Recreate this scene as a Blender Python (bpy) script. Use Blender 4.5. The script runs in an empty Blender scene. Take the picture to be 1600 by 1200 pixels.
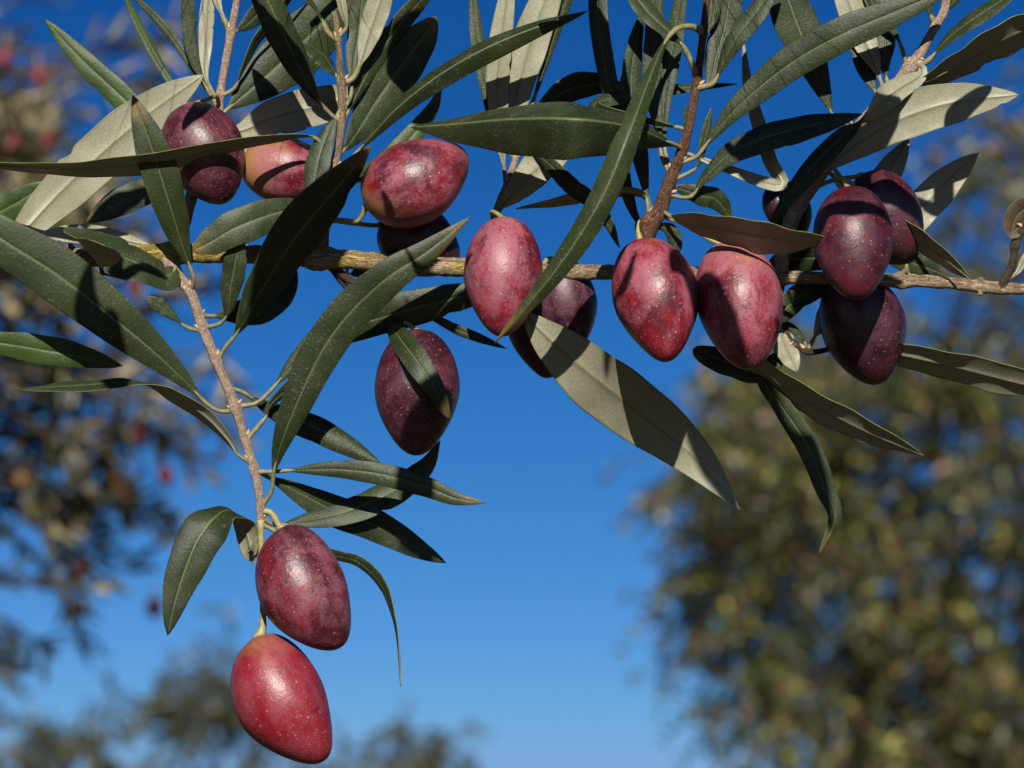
import bpy, math, random
import numpy as np
from mathutils import Vector, Matrix
from mathutils import noise as mnoise

# ------------------------------------------------------------------ camera, sky, sun
D = 0.70                       # focus distance (m)
K = 0.23 / 1600.0              # metres per photo pixel at the focus distance
PITCH = math.radians(15)
CAM = Vector((0, 0, 1.6))
FWD = Vector((0, math.cos(PITCH), math.sin(PITCH)))
UP = Vector((0, -math.sin(PITCH), math.cos(PITCH)))
RIGHT = Vector((1, 0, 0))

scene = bpy.context.scene
col = scene.collection
cam_data = bpy.data.cameras.new('camera')
cam = bpy.data.objects.new('camera', cam_data)
col.objects.link(cam)
cam.location = CAM
cam.rotation_euler = (math.pi / 2 + PITCH, 0, 0)
cam_data.sensor_width = 17.3
cam_data.lens = 17.3 * D / 0.23
cam_data.clip_start = 0.05
cam_data.clip_end = 6000
cam_data.dof.use_dof = True
cam_data.dof.focus_distance = D
cam_data.dof.aperture_fstop = (cam_data.lens / 1000) / 0.0050   # 5.0 mm opening
scene.camera = cam

SUN_EL, SUN_AZ = math.radians(21), math.radians(180)            # az clockwise from +Y
world = bpy.data.worlds.new('World')
scene.world = world
world.use_nodes = True
wn = world.node_tree
wn.nodes.clear()
wo = wn.nodes.new('ShaderNodeOutputWorld')
bg = wn.nodes.new('ShaderNodeBackground')
sky = wn.nodes.new('ShaderNodeTexSky')
sky.sky_type = 'NISHITA'
sky.sun_disc = False
sky.sun_elevation = SUN_EL
sky.sun_rotation = SUN_AZ
sky.air_density = 1.0
sky.dust_density = 0.2
sky.ozone_density = 3.0
def wvec(op, a, b):
    nd = wn.nodes.new('ShaderNodeVectorMath'); nd.operation = op
    wn.links.new(a, nd.inputs[0]); nd.inputs[1].default_value = b
    return nd.outputs[0]
sep = wn.nodes.new('ShaderNodeSeparateColor')
wn.links.new(wvec('MULTIPLY', sky.outputs[0], (0.075,) * 3), sep.inputs[0])
com = wn.nodes.new('ShaderNodeCombineColor')
def wmath(op, a, b):
    nd = wn.nodes.new('ShaderNodeMath'); nd.operation = op
    wn.links.new(a, nd.inputs[0]); nd.inputs[1].default_value = b
    return nd.outputs[0]
# deep polarised-looking autumn blue: steeper per channel than the plain model, levelled off near the sun
for k, (g, A, cap) in enumerate(((3.65, 113.0, 1.23), (2.1, 13.5, 2.5), (1.7, 10.9, 4.4))):
    wn.links.new(wmath('MINIMUM', wmath('MULTIPLY', wmath('POWER', sep.outputs[k], g), A), cap), com.inputs[k])
wn.links.new(com.outputs[0], bg.inputs[0])
bg.inputs[1].default_value = 0.1
wn.links.new(bg.outputs[0], wo.inputs[0])

sd = bpy.data.lights.new('sun', 'SUN')
sun = bpy.data.objects.new('sun', sd)
col.objects.link(sun)
sd.energy = 5.0
sd.angle = math.radians(0.53)
sd.color = (1.0, 0.95, 0.85)
sdir = Vector((math.sin(SUN_AZ) * math.cos(SUN_EL), math.cos(SUN_AZ) * math.cos(SUN_EL), math.sin(SUN_EL)))
sun.rotation_euler = sdir.to_track_quat('Z', 'Y').to_euler()

scene.view_settings.view_transform = 'Standard'
scene.view_settings.look = 'None'
scene.view_settings.gamma = 1
scene.view_settings.exposure = 0.7
scene.view_settings.use_curve_mapping = False
scene.cycles.max_bounces = 6
scene.cycles.transparent_max_bounces = 4
scene.cycles.sample_clamp_indirect = 4

# ------------------------------------------------------------------ helpers
def P(x, y, z=0.0, dist=D):
    """photo pixel (1600x1200) + height towards the viewer (px at focus) -> world point"""
    d = dist - z * K
    return CAM + FWD * d + RIGHT * ((x - 800) * K / D * d) + UP * ((600 - y) * K / D * d)

ORIG = {}
def link(o, parent=None, loc=None):
    col.objects.link(o)
    loc = Vector(loc) if loc is not None else Vector((0, 0, 0))
    ORIG[o.name] = loc
    if parent is not None:
        o.parent = parent
        o.location = loc - ORIG[parent.name]
    else:
        o.location = loc
    return o

def empty(name, loc, label=None, cat=None, group=None):
    o = bpy.data.objects.new(name, None)
    o.empty_display_size = 0.02
    link(o, None, loc)
    tag(o, label, cat, group)
    return o

def tag(o, label=None, cat=None, group=None, kind=None):
    if label: o['label'] = label
    if cat: o['category'] = cat
    if group: o['group'] = group
    if kind: o['kind'] = kind
    return o

def mesh_obj(name, verts, faces, mats, parent=None, loc=(0, 0, 0), fmat=None, smooth=True, uvs=None):
    loc = Vector(loc)
    me = bpy.data.meshes.new(name)
    v = np.asarray(verts, dtype=float) - np.array(loc)
    me.from_pydata(v.tolist(), [], faces)
    for m in mats: me.materials.append(m)
    if fmat is not None: me.polygons.foreach_set('material_index', np.asarray(fmat, dtype=np.int32))
    if smooth: me.polygons.foreach_set('use_smooth', np.ones(len(me.polygons), dtype=bool))
    if uvs is not None:
        uvl = me.uv_layers.new(name='UVMap')
        li = np.empty(len(me.loops), dtype=np.int32)
        me.loops.foreach_get('vertex_index', li)
        uvl.data.foreach_set('uv', np.asarray(uvs, dtype=np.float32)[li].ravel())
    me.update()
    o = bpy.data.objects.new(name, me)
    return link(o, parent, loc)

def catmull(pts, n):
    """resample a control polyline (list of arrays) by arc length with a Catmull-Rom curve"""
    p = [np.array(q, dtype=float) for q in pts]
    if len(p) == 2: p = [p[0], (p[0] + p[1]) / 2, p[1]]
    ext = [2 * p[0] - p[1]] + p + [2 * p[-1] - p[-2]]
    out = []
    m = 14
    for i in range(1, len(ext) - 2):
        a, b, c, d = ext[i - 1], ext[i], ext[i + 1], ext[i + 2]
        for j in range(m):
            t = j / m
            out.append(0.5 * ((2 * b) + (-a + c) * t + (2 * a - 5 * b + 4 * c - d) * t * t + (-a + 3 * b - 3 * c + d) * t ** 3))
    out.append(p[-1])
    out = np.array(out)
    s = np.concatenate([[0], np.cumsum(np.linalg.norm(np.diff(out[:, :3], axis=0), axis=1))])
    u = np.linspace(0, s[-1], n)
    return np.stack([np.interp(u, s, out[:, k]) for k in range(out.shape[1])], axis=1), s[-1]

# ------------------------------------------------------------------ materials
class NT:
    def __init__(self, name):
        self.m = bpy.data.materials.new(name)
        self.m.use_nodes = True
        self.t = self.m.node_tree
        self.t.nodes.clear()
        self.out = self.n('ShaderNodeOutputMaterial')
    def n(self, typ, **kw):
        nd = self.t.nodes.new(typ)
        for k, v in kw.items(): setattr(nd, k, v)
        return nd
    def l(self, a, b): self.t.links.new(a, b)
    def setin(self, sock, v):
        if isinstance(v, bpy.types.NodeSocket): self.l(v, sock)
        else: sock.default_value = v
    def math(self, op, a, b=0.0, c=None, clamp=False):
        nd = self.n('ShaderNodeMath', operation=op, use_clamp=clamp)
        self.setin(nd.inputs[0], a); self.setin(nd.inputs[1], b)
        if c is not None: self.setin(nd.inputs[2], c)
        return nd.outputs[0]
    def noise(self, vec, scale, detail=3, rough=0.55, dist=0.0, w=None):
        nd = self.n('ShaderNodeTexNoise')
        if w is not None:
            nd.noise_dimensions = '4D'; self.setin(nd.inputs['W'], w)
        self.l(vec, nd.inputs['Vector'])
        nd.inputs['Scale'].default_value = scale
        nd.inputs['Detail'].default_value = detail
        nd.inputs['Roughness'].default_value = rough
        nd.inputs['Distortion'].default_value = dist
        return nd.outputs['Fac']
    def ramp(self, fac, lo, hi, smooth=True):
        nd = self.n('ShaderNodeMapRange', interpolation_type='SMOOTHSTEP' if smooth else 'LINEAR')
        self.setin(nd.inputs['Value'], fac)
        self.setin(nd.inputs['From Min'], lo); self.setin(nd.inputs['From Max'], hi)
        return nd.outputs['Result']
    def mix(self, fac, a, b):
        nd = self.n('ShaderNodeMix', data_type='RGBA')
        self.setin(nd.inputs['Factor'], fac)
        for s, v in ((nd.inputs[6], a), (nd.inputs[7], b)):
            if isinstance(v, tuple): s.default_value = (*v, 1)
            else: self.l(v, s)
        return nd.outputs[2]
    def bump(self, h, strength, dist, normal=None):
        nd = self.n('ShaderNodeBump')
        nd.inputs['Strength'].default_value = strength
        nd.inputs['Distance'].default_value = dist
        self.l(h, nd.inputs['Height'])
        if normal is not None: self.l(normal, nd.inputs['Normal'])
        return nd.outputs[0]
    def bsdf(self, color, rough, spec=0.5, normal=None, coat=0.0, sub=0.0, translucent=0.0, tcol=None, coat_rough=0.2):
        b = self.n('ShaderNodeBsdfPrincipled')
        if not isinstance(color, tuple): color = self.mix(1.0 - AL, color, (0.0, 0.0, 0.0))
        if isinstance(color, tuple): b.inputs['Base Color'].default_value = (*color, 1)
        else: self.l(color, b.inputs['Base Color'])
        self.setin(b.inputs['Roughness'], rough)
        self.setin(b.inputs['Specular IOR Level'], spec)
        b.inputs['Coat Weight'].default_value = coat
        b.inputs['Coat Roughness'].default_value = coat_rough
        if normal is not None: self.l(normal, b.inputs['Normal'])
        if translucent > 0:
            t = self.n('ShaderNodeBsdfTranslucent')
            t.inputs['Color'].default_value = (*(tcol or (0.2, 0.3, 0.02)), 1)
            mx = self.n('ShaderNodeMixShader')
            mx.inputs[0].default_value = translucent
            self.l(b.outputs[0], mx.inputs[1]); self.l(t.outputs[0], mx.inputs[2])
            self.l(mx.outputs[0], self.out.inputs[0])
        else:
            self.l(b.outputs[0], self.out.inputs[0])
        return self.m

AL = 0.66                       # the picture is exposed brighter: base colours are scaled down to deepen the shade
def uv_parts(nt):
    uv = nt.n('ShaderNodeUVMap')
    sp = nt.n('ShaderNodeSeparateXYZ'); nt.l(uv.outputs[0], sp.inputs[0])
    u = sp.outputs[0]
    v = nt.math('MULTIPLY', nt.math('SUBTRACT', sp.outputs[1], 0.5), 2.0)
    return u, nt.math('ABSOLUTE', v)

def leaf_top_mat(name='leaf_upper_face', a=(0.011, 0.021, 0.005), b=(0.027, 0.042, 0.010), tr=0.08, gloss=0.44):
    nt = NT(name)
    tc = nt.n('ShaderNodeTexCoord').outputs['Object']
    rnd = nt.n('ShaderNodeObjectInfo').outputs['Random']
    w = nt.math('MULTIPLY', rnd, 50.0)
    u, av = uv_parts(nt)
    big = nt.noise(tc, 90, 4, 0.6, 0.3, w)
    c = nt.mix(nt.ramp(big, 0.35, 0.68), a, b)
    c = nt.mix(nt.math('MULTIPLY', rnd, 0.35), c, (0.050, 0.072, 0.020))
    # grey scale hairs, denser beside the midrib and at the margins
    sp = nt.noise(tc, 2300, 2, 0.6, 0.0, w)
    bloom = nt.noise(tc, 160, 3, 0.6, 0.0, w)
    near = nt.ramp(av, 0.35, 0.05)
    edge = nt.ramp(av, 0.82, 0.97)
    dens = nt.math('ADD', nt.ramp(bloom, 0.4, 0.75), nt.math('ADD', nt.math('MULTIPLY', near, 0.25), nt.math('MULTIPLY', edge, 0.4)))
    thr = nt.math('SUBTRACT', 0.64, nt.math('MULTIPLY', dens, 0.10))
    speck = nt.ramp(sp, thr, nt.math('ADD', thr, 0.07))
    c = nt.mix(nt.math('MULTIPLY', speck, 0.55), c, (0.17, 0.17, 0.105))
    c = nt.mix(nt.math('MULTIPLY', nt.ramp(bloom, 0.42, 0.8), 0.20), c, (0.11, 0.11, 0.07))
    # pale sunken midrib and faint side veins
    mid = nt.ramp(av, 0.065, 0.025)
    c = nt.mix(nt.math('MULTIPLY', mid, 0.6), c, (0.17, 0.19, 0.085))
    vein = nt.math('SINE', nt.math('ADD', nt.math('MULTIPLY', u, 95.0), nt.math('MULTIPLY', av, -11.0)))
    vein = nt.ramp(vein, 0.86, 1.0)
    c = nt.mix(nt.math('MULTIPLY', nt.math('MULTIPLY', vein, nt.ramp(big, .5, .7)), 0.10), c, (0.14, 0.16, 0.08))
    blem = nt.ramp(nt.noise(tc, 420, 2, 0.5, 0.0, nt.math('ADD', w, 7.0)), 0.74, 0.80)
    c = nt.mix(nt.math('MULTIPLY', blem, 0.7), c, (0.12, 0.08, 0.035))
    h = nt.math('ADD', nt.noise(tc, 1500, 3, 0.6, 0.0, w), nt.math('MULTIPLY', nt.math('MULTIPLY', vein, nt.ramp(big, .45, .7)), -0.12))
    nrm = nt.bump(h, 0.55, 0.00022)
    rg = nt.math('ADD', gloss, nt.math('MULTIPLY', bloom, 0.18))
    # yellowed tips and margins, brown flecks
    tipy = nt.math('MULTIPLY', nt.ramp(nt.math('ADD', u, nt.math('MULTIPLY', nt.noise(tc, 200, 3, .6, 0, w), .35)), 1.0, 1.16), nt.ramp(rnd, .2, .7))
    c = nt.mix(nt.math('MULTIPLY', tipy, 0.75), c, (0.19, 0.13, 0.04))
    return nt.bsdf(c, rg, 0.34, nrm, translucent=tr, tcol=(0.16, 0.24, 0.02))

def leaf_under_mat():
    nt = NT('leaf_silvery_underside')
    tc = nt.n('ShaderNodeTexCoord').outputs['Object']
    rnd = nt.n('ShaderNodeObjectInfo').outputs['Random']
    w = nt.math('MULTIPLY', rnd, 50.0)
    u, av = uv_parts(nt)
    c = nt.mix(nt.noise(tc, 110, 3, 0.6, 0.0, w), (0.22, 0.215, 0.135), (0.38, 0.365, 0.26))
    c = nt.mix(nt.math('MULTIPLY', rnd, 0.3), c, (0.20, 0.20, 0.11))
    g = nt.ramp(nt.noise(tc, 3000, 2, 0.6, 0.0, w), 0.35, 0.65)
    c = nt.mix(nt.math('MULTIPLY', g, 0.35), c, (0.52, 0.48, 0.37))
    d = nt.ramp(nt.noise(tc, 900, 2, 0.6, 0.0, w), 0.62, 0.78)
    c = nt.mix(nt.math('MULTIPLY', d, 0.35), c, (0.11, 0.09, 0.05))
    mid = nt.ramp(av, 0.07, 0.03)
    c = nt.mix(nt.math('MULTIPLY', mid, 0.55), c, (0.16, 0.155, 0.055))
    edge = nt.ramp(av, 0.90, 0.99)
    c = nt.mix(nt.math('MULTIPLY', edge, 0.7), c, (0.15, 0.17, 0.04))
    vein = nt.ramp(nt.math('SINE', nt.math('ADD', nt.math('MULTIPLY', u, 80.0), nt.math('MULTIPLY', av, -10.0))), 0.9, 1.0)
    c = nt.mix(nt.math('MULTIPLY', vein, 0.12), c, (0.14, 0.13, 0.06))
    nrm = nt.bump(nt.noise(tc, 1900, 3, 0.7, 0.0, w), 0.45, 0.00018)
    return nt.bsdf(c, 0.46, 0.42, nrm, translucent=0.06, tcol=(0.16, 0.22, 0.03))

def plain_noise_mat(name, a, b, scale=600, rough=0.55, spec=0.35, bump=0.3, dist=0.0002, stretch=None, translucent=0.0, tcol=None, lo=0.35, hi=0.65):
    nt = NT(name)
    tc = nt.n('ShaderNodeTexCoord').outputs['Object']
    if stretch:
        mp = nt.n('ShaderNodeMapping'); nt.l(tc, mp.inputs[0]); mp.inputs['Scale'].default_value = stretch; tc = mp.outputs[0]
    f = nt.noise(tc, scale, 4, 0.6, 0.2)
    c = nt.mix(nt.ramp(f, lo, hi), a, b)
    nrm = nt.bump(nt.noise(tc, scale * 2, 3, 0.6), bump, dist)
    return nt.bsdf(c, rough, spec, nrm, translucent=translucent, tcol=tcol)

M_TOP = leaf_top_mat()
M_TOP2 = leaf_top_mat('leaf_upper_face_fresh_green', (0.030, 0.065, 0.008), (0.055, 0.105, 0.014), 0.22, 0.40)
M_UND = leaf_under_mat()
M_TOPD = leaf_top_mat('dried_leaf_face', (0.045, 0.028, 0.014), (0.085, 0.055, 0.028), 0.04, 0.5)
M_RIM = plain_noise_mat('leaf_margin', (0.13, 0.16, 0.03), (0.22, 0.24, 0.06), 500)
M_PET = plain_noise_mat('petiole_skin', (0.18, 0.17, 0.07), (0.29, 0.25, 0.13), 700, 0.6)

def bark_mat(name, a, b, green=0.0, dark=(0.06, 0.035, 0.02), rug=1.0):
    nt = NT(name)
    tc = nt.n('ShaderNodeTexCoord').outputs['Object']
    u, av = uv_parts(nt)
    f = nt.noise(tc, 420, 5, 0.65, 0.4)
    c = nt.mix(nt.ramp(f, 0.3, 0.7), a, b)
    if green:
        g = nt.math('MULTIPLY', nt.ramp(nt.noise(tc, 60, 3, 0.6, 0.5), 0.46, 0.6), green)
        g = nt.math('MULTIPLY', g, nt.ramp(u, 0.62, 0.45))
        c = nt.mix(g, c, (0.46, 0.34, 0.07))
    spot = nt.ramp(nt.noise(tc, 1300, 2, 0.5), 0.62, 0.7)
    c = nt.mix(nt.math('MULTIPLY', spot, 0.6 * rug), c, dark)
    big = nt.ramp(nt.noise(tc, 240, 3, 0.6), 0.58, 0.72)
    c = nt.mix(nt.math('MULTIPLY', big, 0.45 * rug), c, dark)
    mp = nt.n('ShaderNodeMapping'); nt.l(tc, mp.inputs[0]); mp.inputs['Scale'].default_value = (1, 1, 1)
    uvn = nt.n('ShaderNodeCombineXYZ'); nt.l(nt.math('MULTIPLY', u, 26.0), uvn.inputs[0]); nt.l(nt.math('MULTIPLY', av, 7.0), uvn.inputs[1])
    cr = nt.noise(uvn.outputs[0], 2.2, 5, 0.7, 1.2)
    crack = nt.ramp(nt.math('ABSOLUTE', nt.math('SUBTRACT', cr, 0.5)), 0.035, 0.0)
    c = nt.mix(nt.math('MULTIPLY', crack, 0.6 * rug), c, dark)
    lich = nt.ramp(nt.noise(tc, 150, 4, 0.7, 0.5), 0.62, 0.68)
    c = nt.mix(nt.math('MULTIPLY', lich, 0.4), c, (0.36, 0.34, 0.27))
    h = nt.math('ADD', nt.math('ADD', f, nt.math('MULTIPLY', crack, -0.8 * rug)), nt.math('MULTIPLY', nt.noise(tc, 1600, 3, 0.6), 0.5))
    return nt.bsdf(c, 0.75, 0.2, nt.bump(h, 1.0, 0.0007))

M_BARK = bark_mat('olive_branch_bark', (0.42, 0.29, 0.18), (0.62, 0.46, 0.31), 0.9, (0.12, 0.07, 0.04), 0.6)
M_BARKO = bark_mat('olive_brown_shoot_bark', (0.30, 0.22, 0.13), (0.44, 0.33, 0.20), 0.0, (0.14, 0.09, 0.05), 0.4)
M_BARKG = bark_mat('pale_shoot_bark', (0.46, 0.31, 0.22), (0.64, 0.48, 0.37), 0.0, (0.18, 0.10, 0.06), 0.35)
M_BARKR = bark_mat('reddish_shoot_bark', (0.15, 0.075, 0.040), (0.25, 0.130, 0.075), 0.0, (0.09, 0.04, 0.02))
M_BARKD = bark_mat('brown_shoot_bark', (0.09, 0.06, 0.04), (0.16, 0.11, 0.07), 0.0)
M_BUD = plain_noise_mat('bud_scale', (0.40, 0.24, 0.14), (0.58, 0.40, 0.26), 900, 0.6)
M_STALK = plain_noise_mat('fruit_stalk_skin', (0.28, 0.25, 0.08), (0.40, 0.34, 0.16), 700, 0.5)

def olive_mat(i, red=0.5, green=0.2, bloom=0.5, dark=0.0):
    nt = NT('olive_skin')
    t = nt.n('ShaderNodeTexCoord')
    gen = nt.n('ShaderNodeSeparateXYZ'); nt.l(t.outputs['Generated'], gen.inputs[0])
    tc = t.outputs['Object']
    w = float(i) * 3.7
    stem = gen.outputs[2]                        # 1 at the stalk, 0 at the tip
    n1 = nt.noise(tc, 95, 4, 0.6, 0.6, w)
    n2 = nt.noise(tc, 230, 4, 0.65, 0.9, w + 11)
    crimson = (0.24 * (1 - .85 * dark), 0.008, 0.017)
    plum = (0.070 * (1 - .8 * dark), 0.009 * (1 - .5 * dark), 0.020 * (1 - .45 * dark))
    f = nt.ramp(nt.math('ADD', nt.math('MULTIPLY', n1, 0.7), nt.math('MULTIPLY', n2, 0.3)), 0.62 - red * 0.3, 0.80 - red * 0.3)
    c = nt.mix(f, plum, crimson)
    c = nt.mix(nt.math('MULTIPLY', nt.ramp(nt.noise(tc, 160, 4, 0.65, 1.0, w + 21), .55, .66), .8 * red), c, (0.20, 0.006, 0.012))
    # yellow-green ripening remains near the stalk
    gy = nt.math('ADD', nt.math('MULTIPLY', stem, 0.55), nt.math('MULTIPLY', nt.noise(tc, 70, 3, 0.6, 0.4, w + 31), 0.75))
    gy = nt.math('MULTIPLY', nt.ramp(gy, 1.02 - green * 0.42, 1.28 - green * 0.42), 0.85)
    c = nt.mix(gy, c, (0.42, 0.225, 0.085))
    # waxy bloom, partly rubbed away in streaks
    bl = nt.noise(tc, 75, 4, 0.62, 1.0, w + 5)
    mp = nt.n('ShaderNodeMapping'); nt.l(tc, mp.inputs[0]); mp.inputs['Scale'].default_value = (1, 1, 0.28)
    streak = nt.noise(mp.outputs[0], 330, 4, 0.65, 0.6, w + 9)
    fine = nt.noise(tc, 1400, 3, 0.7, 0.5, w)
    bm = nt.math('ADD', nt.math('MULTIPLY', bl, 0.62), nt.math('ADD', nt.math('MULTIPLY', streak, 0.34), nt.math('MULTIPLY', nt.noise(tc, 1000, 5, 0.8, 1.0, w + 2), 0.34)))
    bm = nt.ramp(bm, 0.56, 0.74)
    bm = nt.math('MULTIPLY', bm, nt.math('ADD', 0.55, nt.math('MULTIPLY', nt.ramp(stem, 0.0, 0.35), 0.45)))
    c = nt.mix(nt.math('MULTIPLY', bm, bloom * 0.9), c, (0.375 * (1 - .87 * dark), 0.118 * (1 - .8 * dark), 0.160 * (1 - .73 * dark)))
    # lenticels: small pale dots of uneven size and spacing
    def dots(scale, r0, r1, amt, colr, c, off):
        vo = nt.n('ShaderNodeTexVoronoi', feature='F1')
        ad = nt.n('ShaderNodeVectorMath', operation='ADD'); nt.l(tc, ad.inputs[0]); ad.inputs[1].default_value = (off, off * 2, 0.1 * i)
        nt.l(ad.outputs[0], vo.inputs['Vector']); vo.inputs['Scale'].default_value = scale
        sc = nt.n('ShaderNodeSeparateColor'); nt.l(vo.outputs['Color'], sc.inputs[0])
        keep = nt.math('MULTIPLY', nt.ramp(sc.outputs[0], 0.25, 0.8), nt.ramp(nt.noise(tc, 120, 2, .5, 0, w + off), .32, .56))
        m = nt.ramp(vo.outputs['Distance'], r1, r0)
        m = nt.math('MULTIPLY', nt.math('MULTIPLY', m, keep), amt)
        return nt.mix(m, c, colr), m
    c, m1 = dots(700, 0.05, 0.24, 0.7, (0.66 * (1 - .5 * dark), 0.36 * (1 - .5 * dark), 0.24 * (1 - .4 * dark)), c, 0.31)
    c, m2 = dots(1300, 0.08, 0.30, 0.6, (0.48, 0.26, 0.22), c, 0.77)
    mot = nt.ramp(nt.noise(tc, 1500, 4, 0.75, 1.5, w + 6), 0.52, 0.66)
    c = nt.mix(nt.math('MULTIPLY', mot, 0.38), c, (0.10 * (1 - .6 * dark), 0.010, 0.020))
    scr = nt.ramp(nt.noise(tc, 700, 3, 0.7, 2.5, w + 3), 0.66, 0.72)
    c = nt.mix(nt.math('MULTIPLY', scr, 0.35), c, (0.06, 0.015, 0.02))
    h = nt.math('ADD', nt.noise(tc, 1300, 4, 0.7, 0, w), nt.math('ADD', nt.math('MULTIPLY', m1, 0.5), nt.math('MULTIPLY', n2, 1.5)))
    nrm = nt.bump(h, 0.42, 0.00022)
    rg = nt.math('ADD', 0.31, nt.math('MULTIPLY', nt.math('ADD', bm, fine), 0.11))
    return nt.bsdf(c, rg, 0.42, nrm)

# ------------------------------------------------------------------ tubes (twigs)
def tube_geo(world_pts, radii, seg=12, cap=True, rough=0.0, seed=0):
    """swept tube; returns verts, faces, uvs"""
    n = len(world_pts)
    T = np.gradient(world_pts, axis=0)
    T /= np.linalg.norm(T, axis=1)[:, None]
    nrm = np.cross(T[0], [0.3, 0.2, 1.0]); nrm /= np.linalg.norm(nrm)
    V, F, U = [], [], []
    for i in range(n):
        nrm = nrm - T[i] * np.dot(nrm, T[i]); nrm /= np.linalg.norm(nrm)
        b = np.cross(T[i], nrm)
        for j in range(seg):
            a = 2 * math.pi * j / seg
            r = radii[i]
            if rough:
                q = world_pts[i] / K / 9.0 + np.array([math.cos(a), math.sin(a), seed]) * 1.3
                r *= 1 + rough * 0.75 * mnoise.noise(Vector(q))
            V.append(world_pts[i] + r * (math.cos(a) * nrm + math.sin(a) * b))
            U.append((i / n, j / seg))
    for i in range(n - 1):
        for j in range(seg):
            F.append((i * seg + j, i * seg + (j + 1) % seg, (i + 1) * seg + (j + 1) % seg, (i + 1) * seg + j))
    if cap:
        for e, i in ((0, 0), (1, n - 1)):
            V.append(world_pts[i] + T[i] * radii[i] * (0.35 if e else -0.35)); U.append((e, 0.5)); c = len(V) - 1
            for j in range(seg):
                a, b2 = i * seg + j, i * seg + (j + 1) % seg
                F.append((a, b2, c) if e else (b2, a, c))
    return V, F, U

TW = {}   # twig name -> dict(curve px samples, object)
root = empty('olive_branch', P(-90, 426, -50), 'fruiting olive branch with brown bark and grey-green leaves crossing the picture in sharp focus', 'branch')

def scale_at(z): return K * (D - z * K) / D

def make_twig(key, name, pts, mat, seg=14, rough=0.16, label=None, parent=root, knots=()):
    """pts: (x, y, z, r) in photo pixels"""
    L = sum(math.dist(pts[i][:2], pts[i + 1][:2]) for i in range(len(pts) - 1))
    n = max(10, int(L / 5))
    c, _ = catmull(pts, n)
    w = np.array([P(*q[:3]) for q in c])
    r = np.array([q[3] * scale_at(q[2]) for q in c])
    for (kx, ky, amt, wid) in knots:
        d = np.hypot(c[:, 0] - kx, c[:, 1] - ky)
        r *= 1 + amt * np.exp(-(d / wid) ** 2)
    V, F, U = tube_geo(w, r, seg, True, rough, len(TW))
    o = mesh_obj(name, V, F, [mat], parent, w[0], uvs=U)
    if label: o['label'] = label
    TW[key] = dict(c=c, o=o)
    return o

def nearest(key, x, y):
    c = TW[key]['c']
    d = np.hypot(c[:, 0] - x, c[:, 1] - y)
    i = int(d.argmin())
    return c[i], d[i], c[min(i + 1, len(c) - 1)][:3] - c[max(i - 1, 0)][:3]

MAIN = [(-90,426,-50,15),(0,420,-50,15),(100,405,-50,15),(215,398,-50,15.5),(300,396,-50,15),(400,398,-50,15),(500,403,-50,15),(600,410,-50,14.5),(700,417,-50,15),
        (800,422,-50,13),(900,425,-50,12),(1000,426,-50,12),(1100,428,-50,11),(1220,433,-50,10),(1330,435,-50,10),(1400,438,-50,10.5),(1480,442,-50,9.5),(1560,450,-50,9),(1680,455,-50,8.5)]
make_twig('main', 'main_stem', MAIN, M_BARK, 18, 0.20, knots=[(270,398,.35,16),(500,403,.4,18),(1000,426,.3,15),(1222,433,.35,14),(1408,438,.35,9),(1532,447,.3,8),(1565,450,.2,10)])
make_twig('T1', 'twig', [(262,402,-44,12),(278,432,-34,10.5),(298,458,-26,8.5),(318,515,-22,8),(343,575,-20,7.6),(366,632,-20,8),(384,690,-20,7.2),(399,740,-20,7),(407,785,-20,6.8),(407,818,-20,6)],
          M_BARKG, label='pale pinkish shoot hanging down', knots=[(317,512,.3,8),(340,562,.2,8),(366,636,.45,9),(388,690,.15,8),(401,732,.25,9),(407,792,.2,8)])
make_twig('T2', 'twig', [(374,-50,-120,5.5),(370,0,-120,5.5),(361,50,-120,6.2),(352,100,-118,6.5),(343,155,-115,6),(342,190,-112,7),(325,240,-110,9),(303,295,-105,10),(290,340,-90,10),(272,398,-55,12)], M_BARKG,
          knots=[(358,52,.35,9),(345,150,.3,9)])
make_twig('T3', 'twig', [(522,18,-10,4),(527,45,-10,4.8),(530,90,-8,5.5),(535,150,-6,6.5),(531,215,-6,6.5),(520,275,-10,7),(510,330,-22,8),(500,400,-48,12)], M_BARKO,
          knots=[(531,62,.3,8),(535,128,.35,8),(529,190,.3,8),(523,262,.3,9),(508,340,.3,9)])
make_twig('T4', 'twig', [(1108,-50,-10,5.5),(1104,0,-8,5.5),(1098,60,-6,6),(1090,120,-6,6.5),(1080,180,-8,7),(1067,232,-10,8),(1047,282,-16,10),(1030,330,-26,12),(1012,358,-36,14),(1003,424,-50,12)], M_BARKR,
          label='reddish brown shoot growing upward', knots=[(1097,50,.2,9),(1090,122,.25,10),(1068,230,.2,10),(1043,275,.15,10),(1015,350,.25,14)])
make_twig('T5', 'twig', [(1488,-50,-30,7),(1480,-5,-30,7),(1474,20,-30,7),(1462,40,-30,6.5),(1440,80,-28,8),(1420,108,-28,9.5),(1385,150,-32,9.5),(1340,200,-38,10),(1290,262,-45,11),(1252,315,-50,12),(1228,370,-52,12),(1218,433,-50,12)], M_BARKG,
          knots=[(1462,38,.3,8),(1420,106,.35,10)])
make_twig('T6', 'twig', [(826,180,-90,4.5),(812,228,-88,5),(797,275,-84,5.5),(782,315,-80,6.5),(772,350,-74,7),(772,421,-52,9)], M_BARKG)
make_twig('T7', 'twig', [(1222,434,-55,7),(1218,480,-78,4.5),(1232,525,-85,4.5),(1262,549,-85,4.5),(1300,545,-85,4),(1345,538,-85,3.5)], M_BARKD, knots=[(1262,552,.4,8)])
make_twig('T8', 'twig', [(-84,426,-55,10),(-80,380,-90,7),(-70,300,-110,6),(-60,200,-120,5)], M_BARKG)
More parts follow.
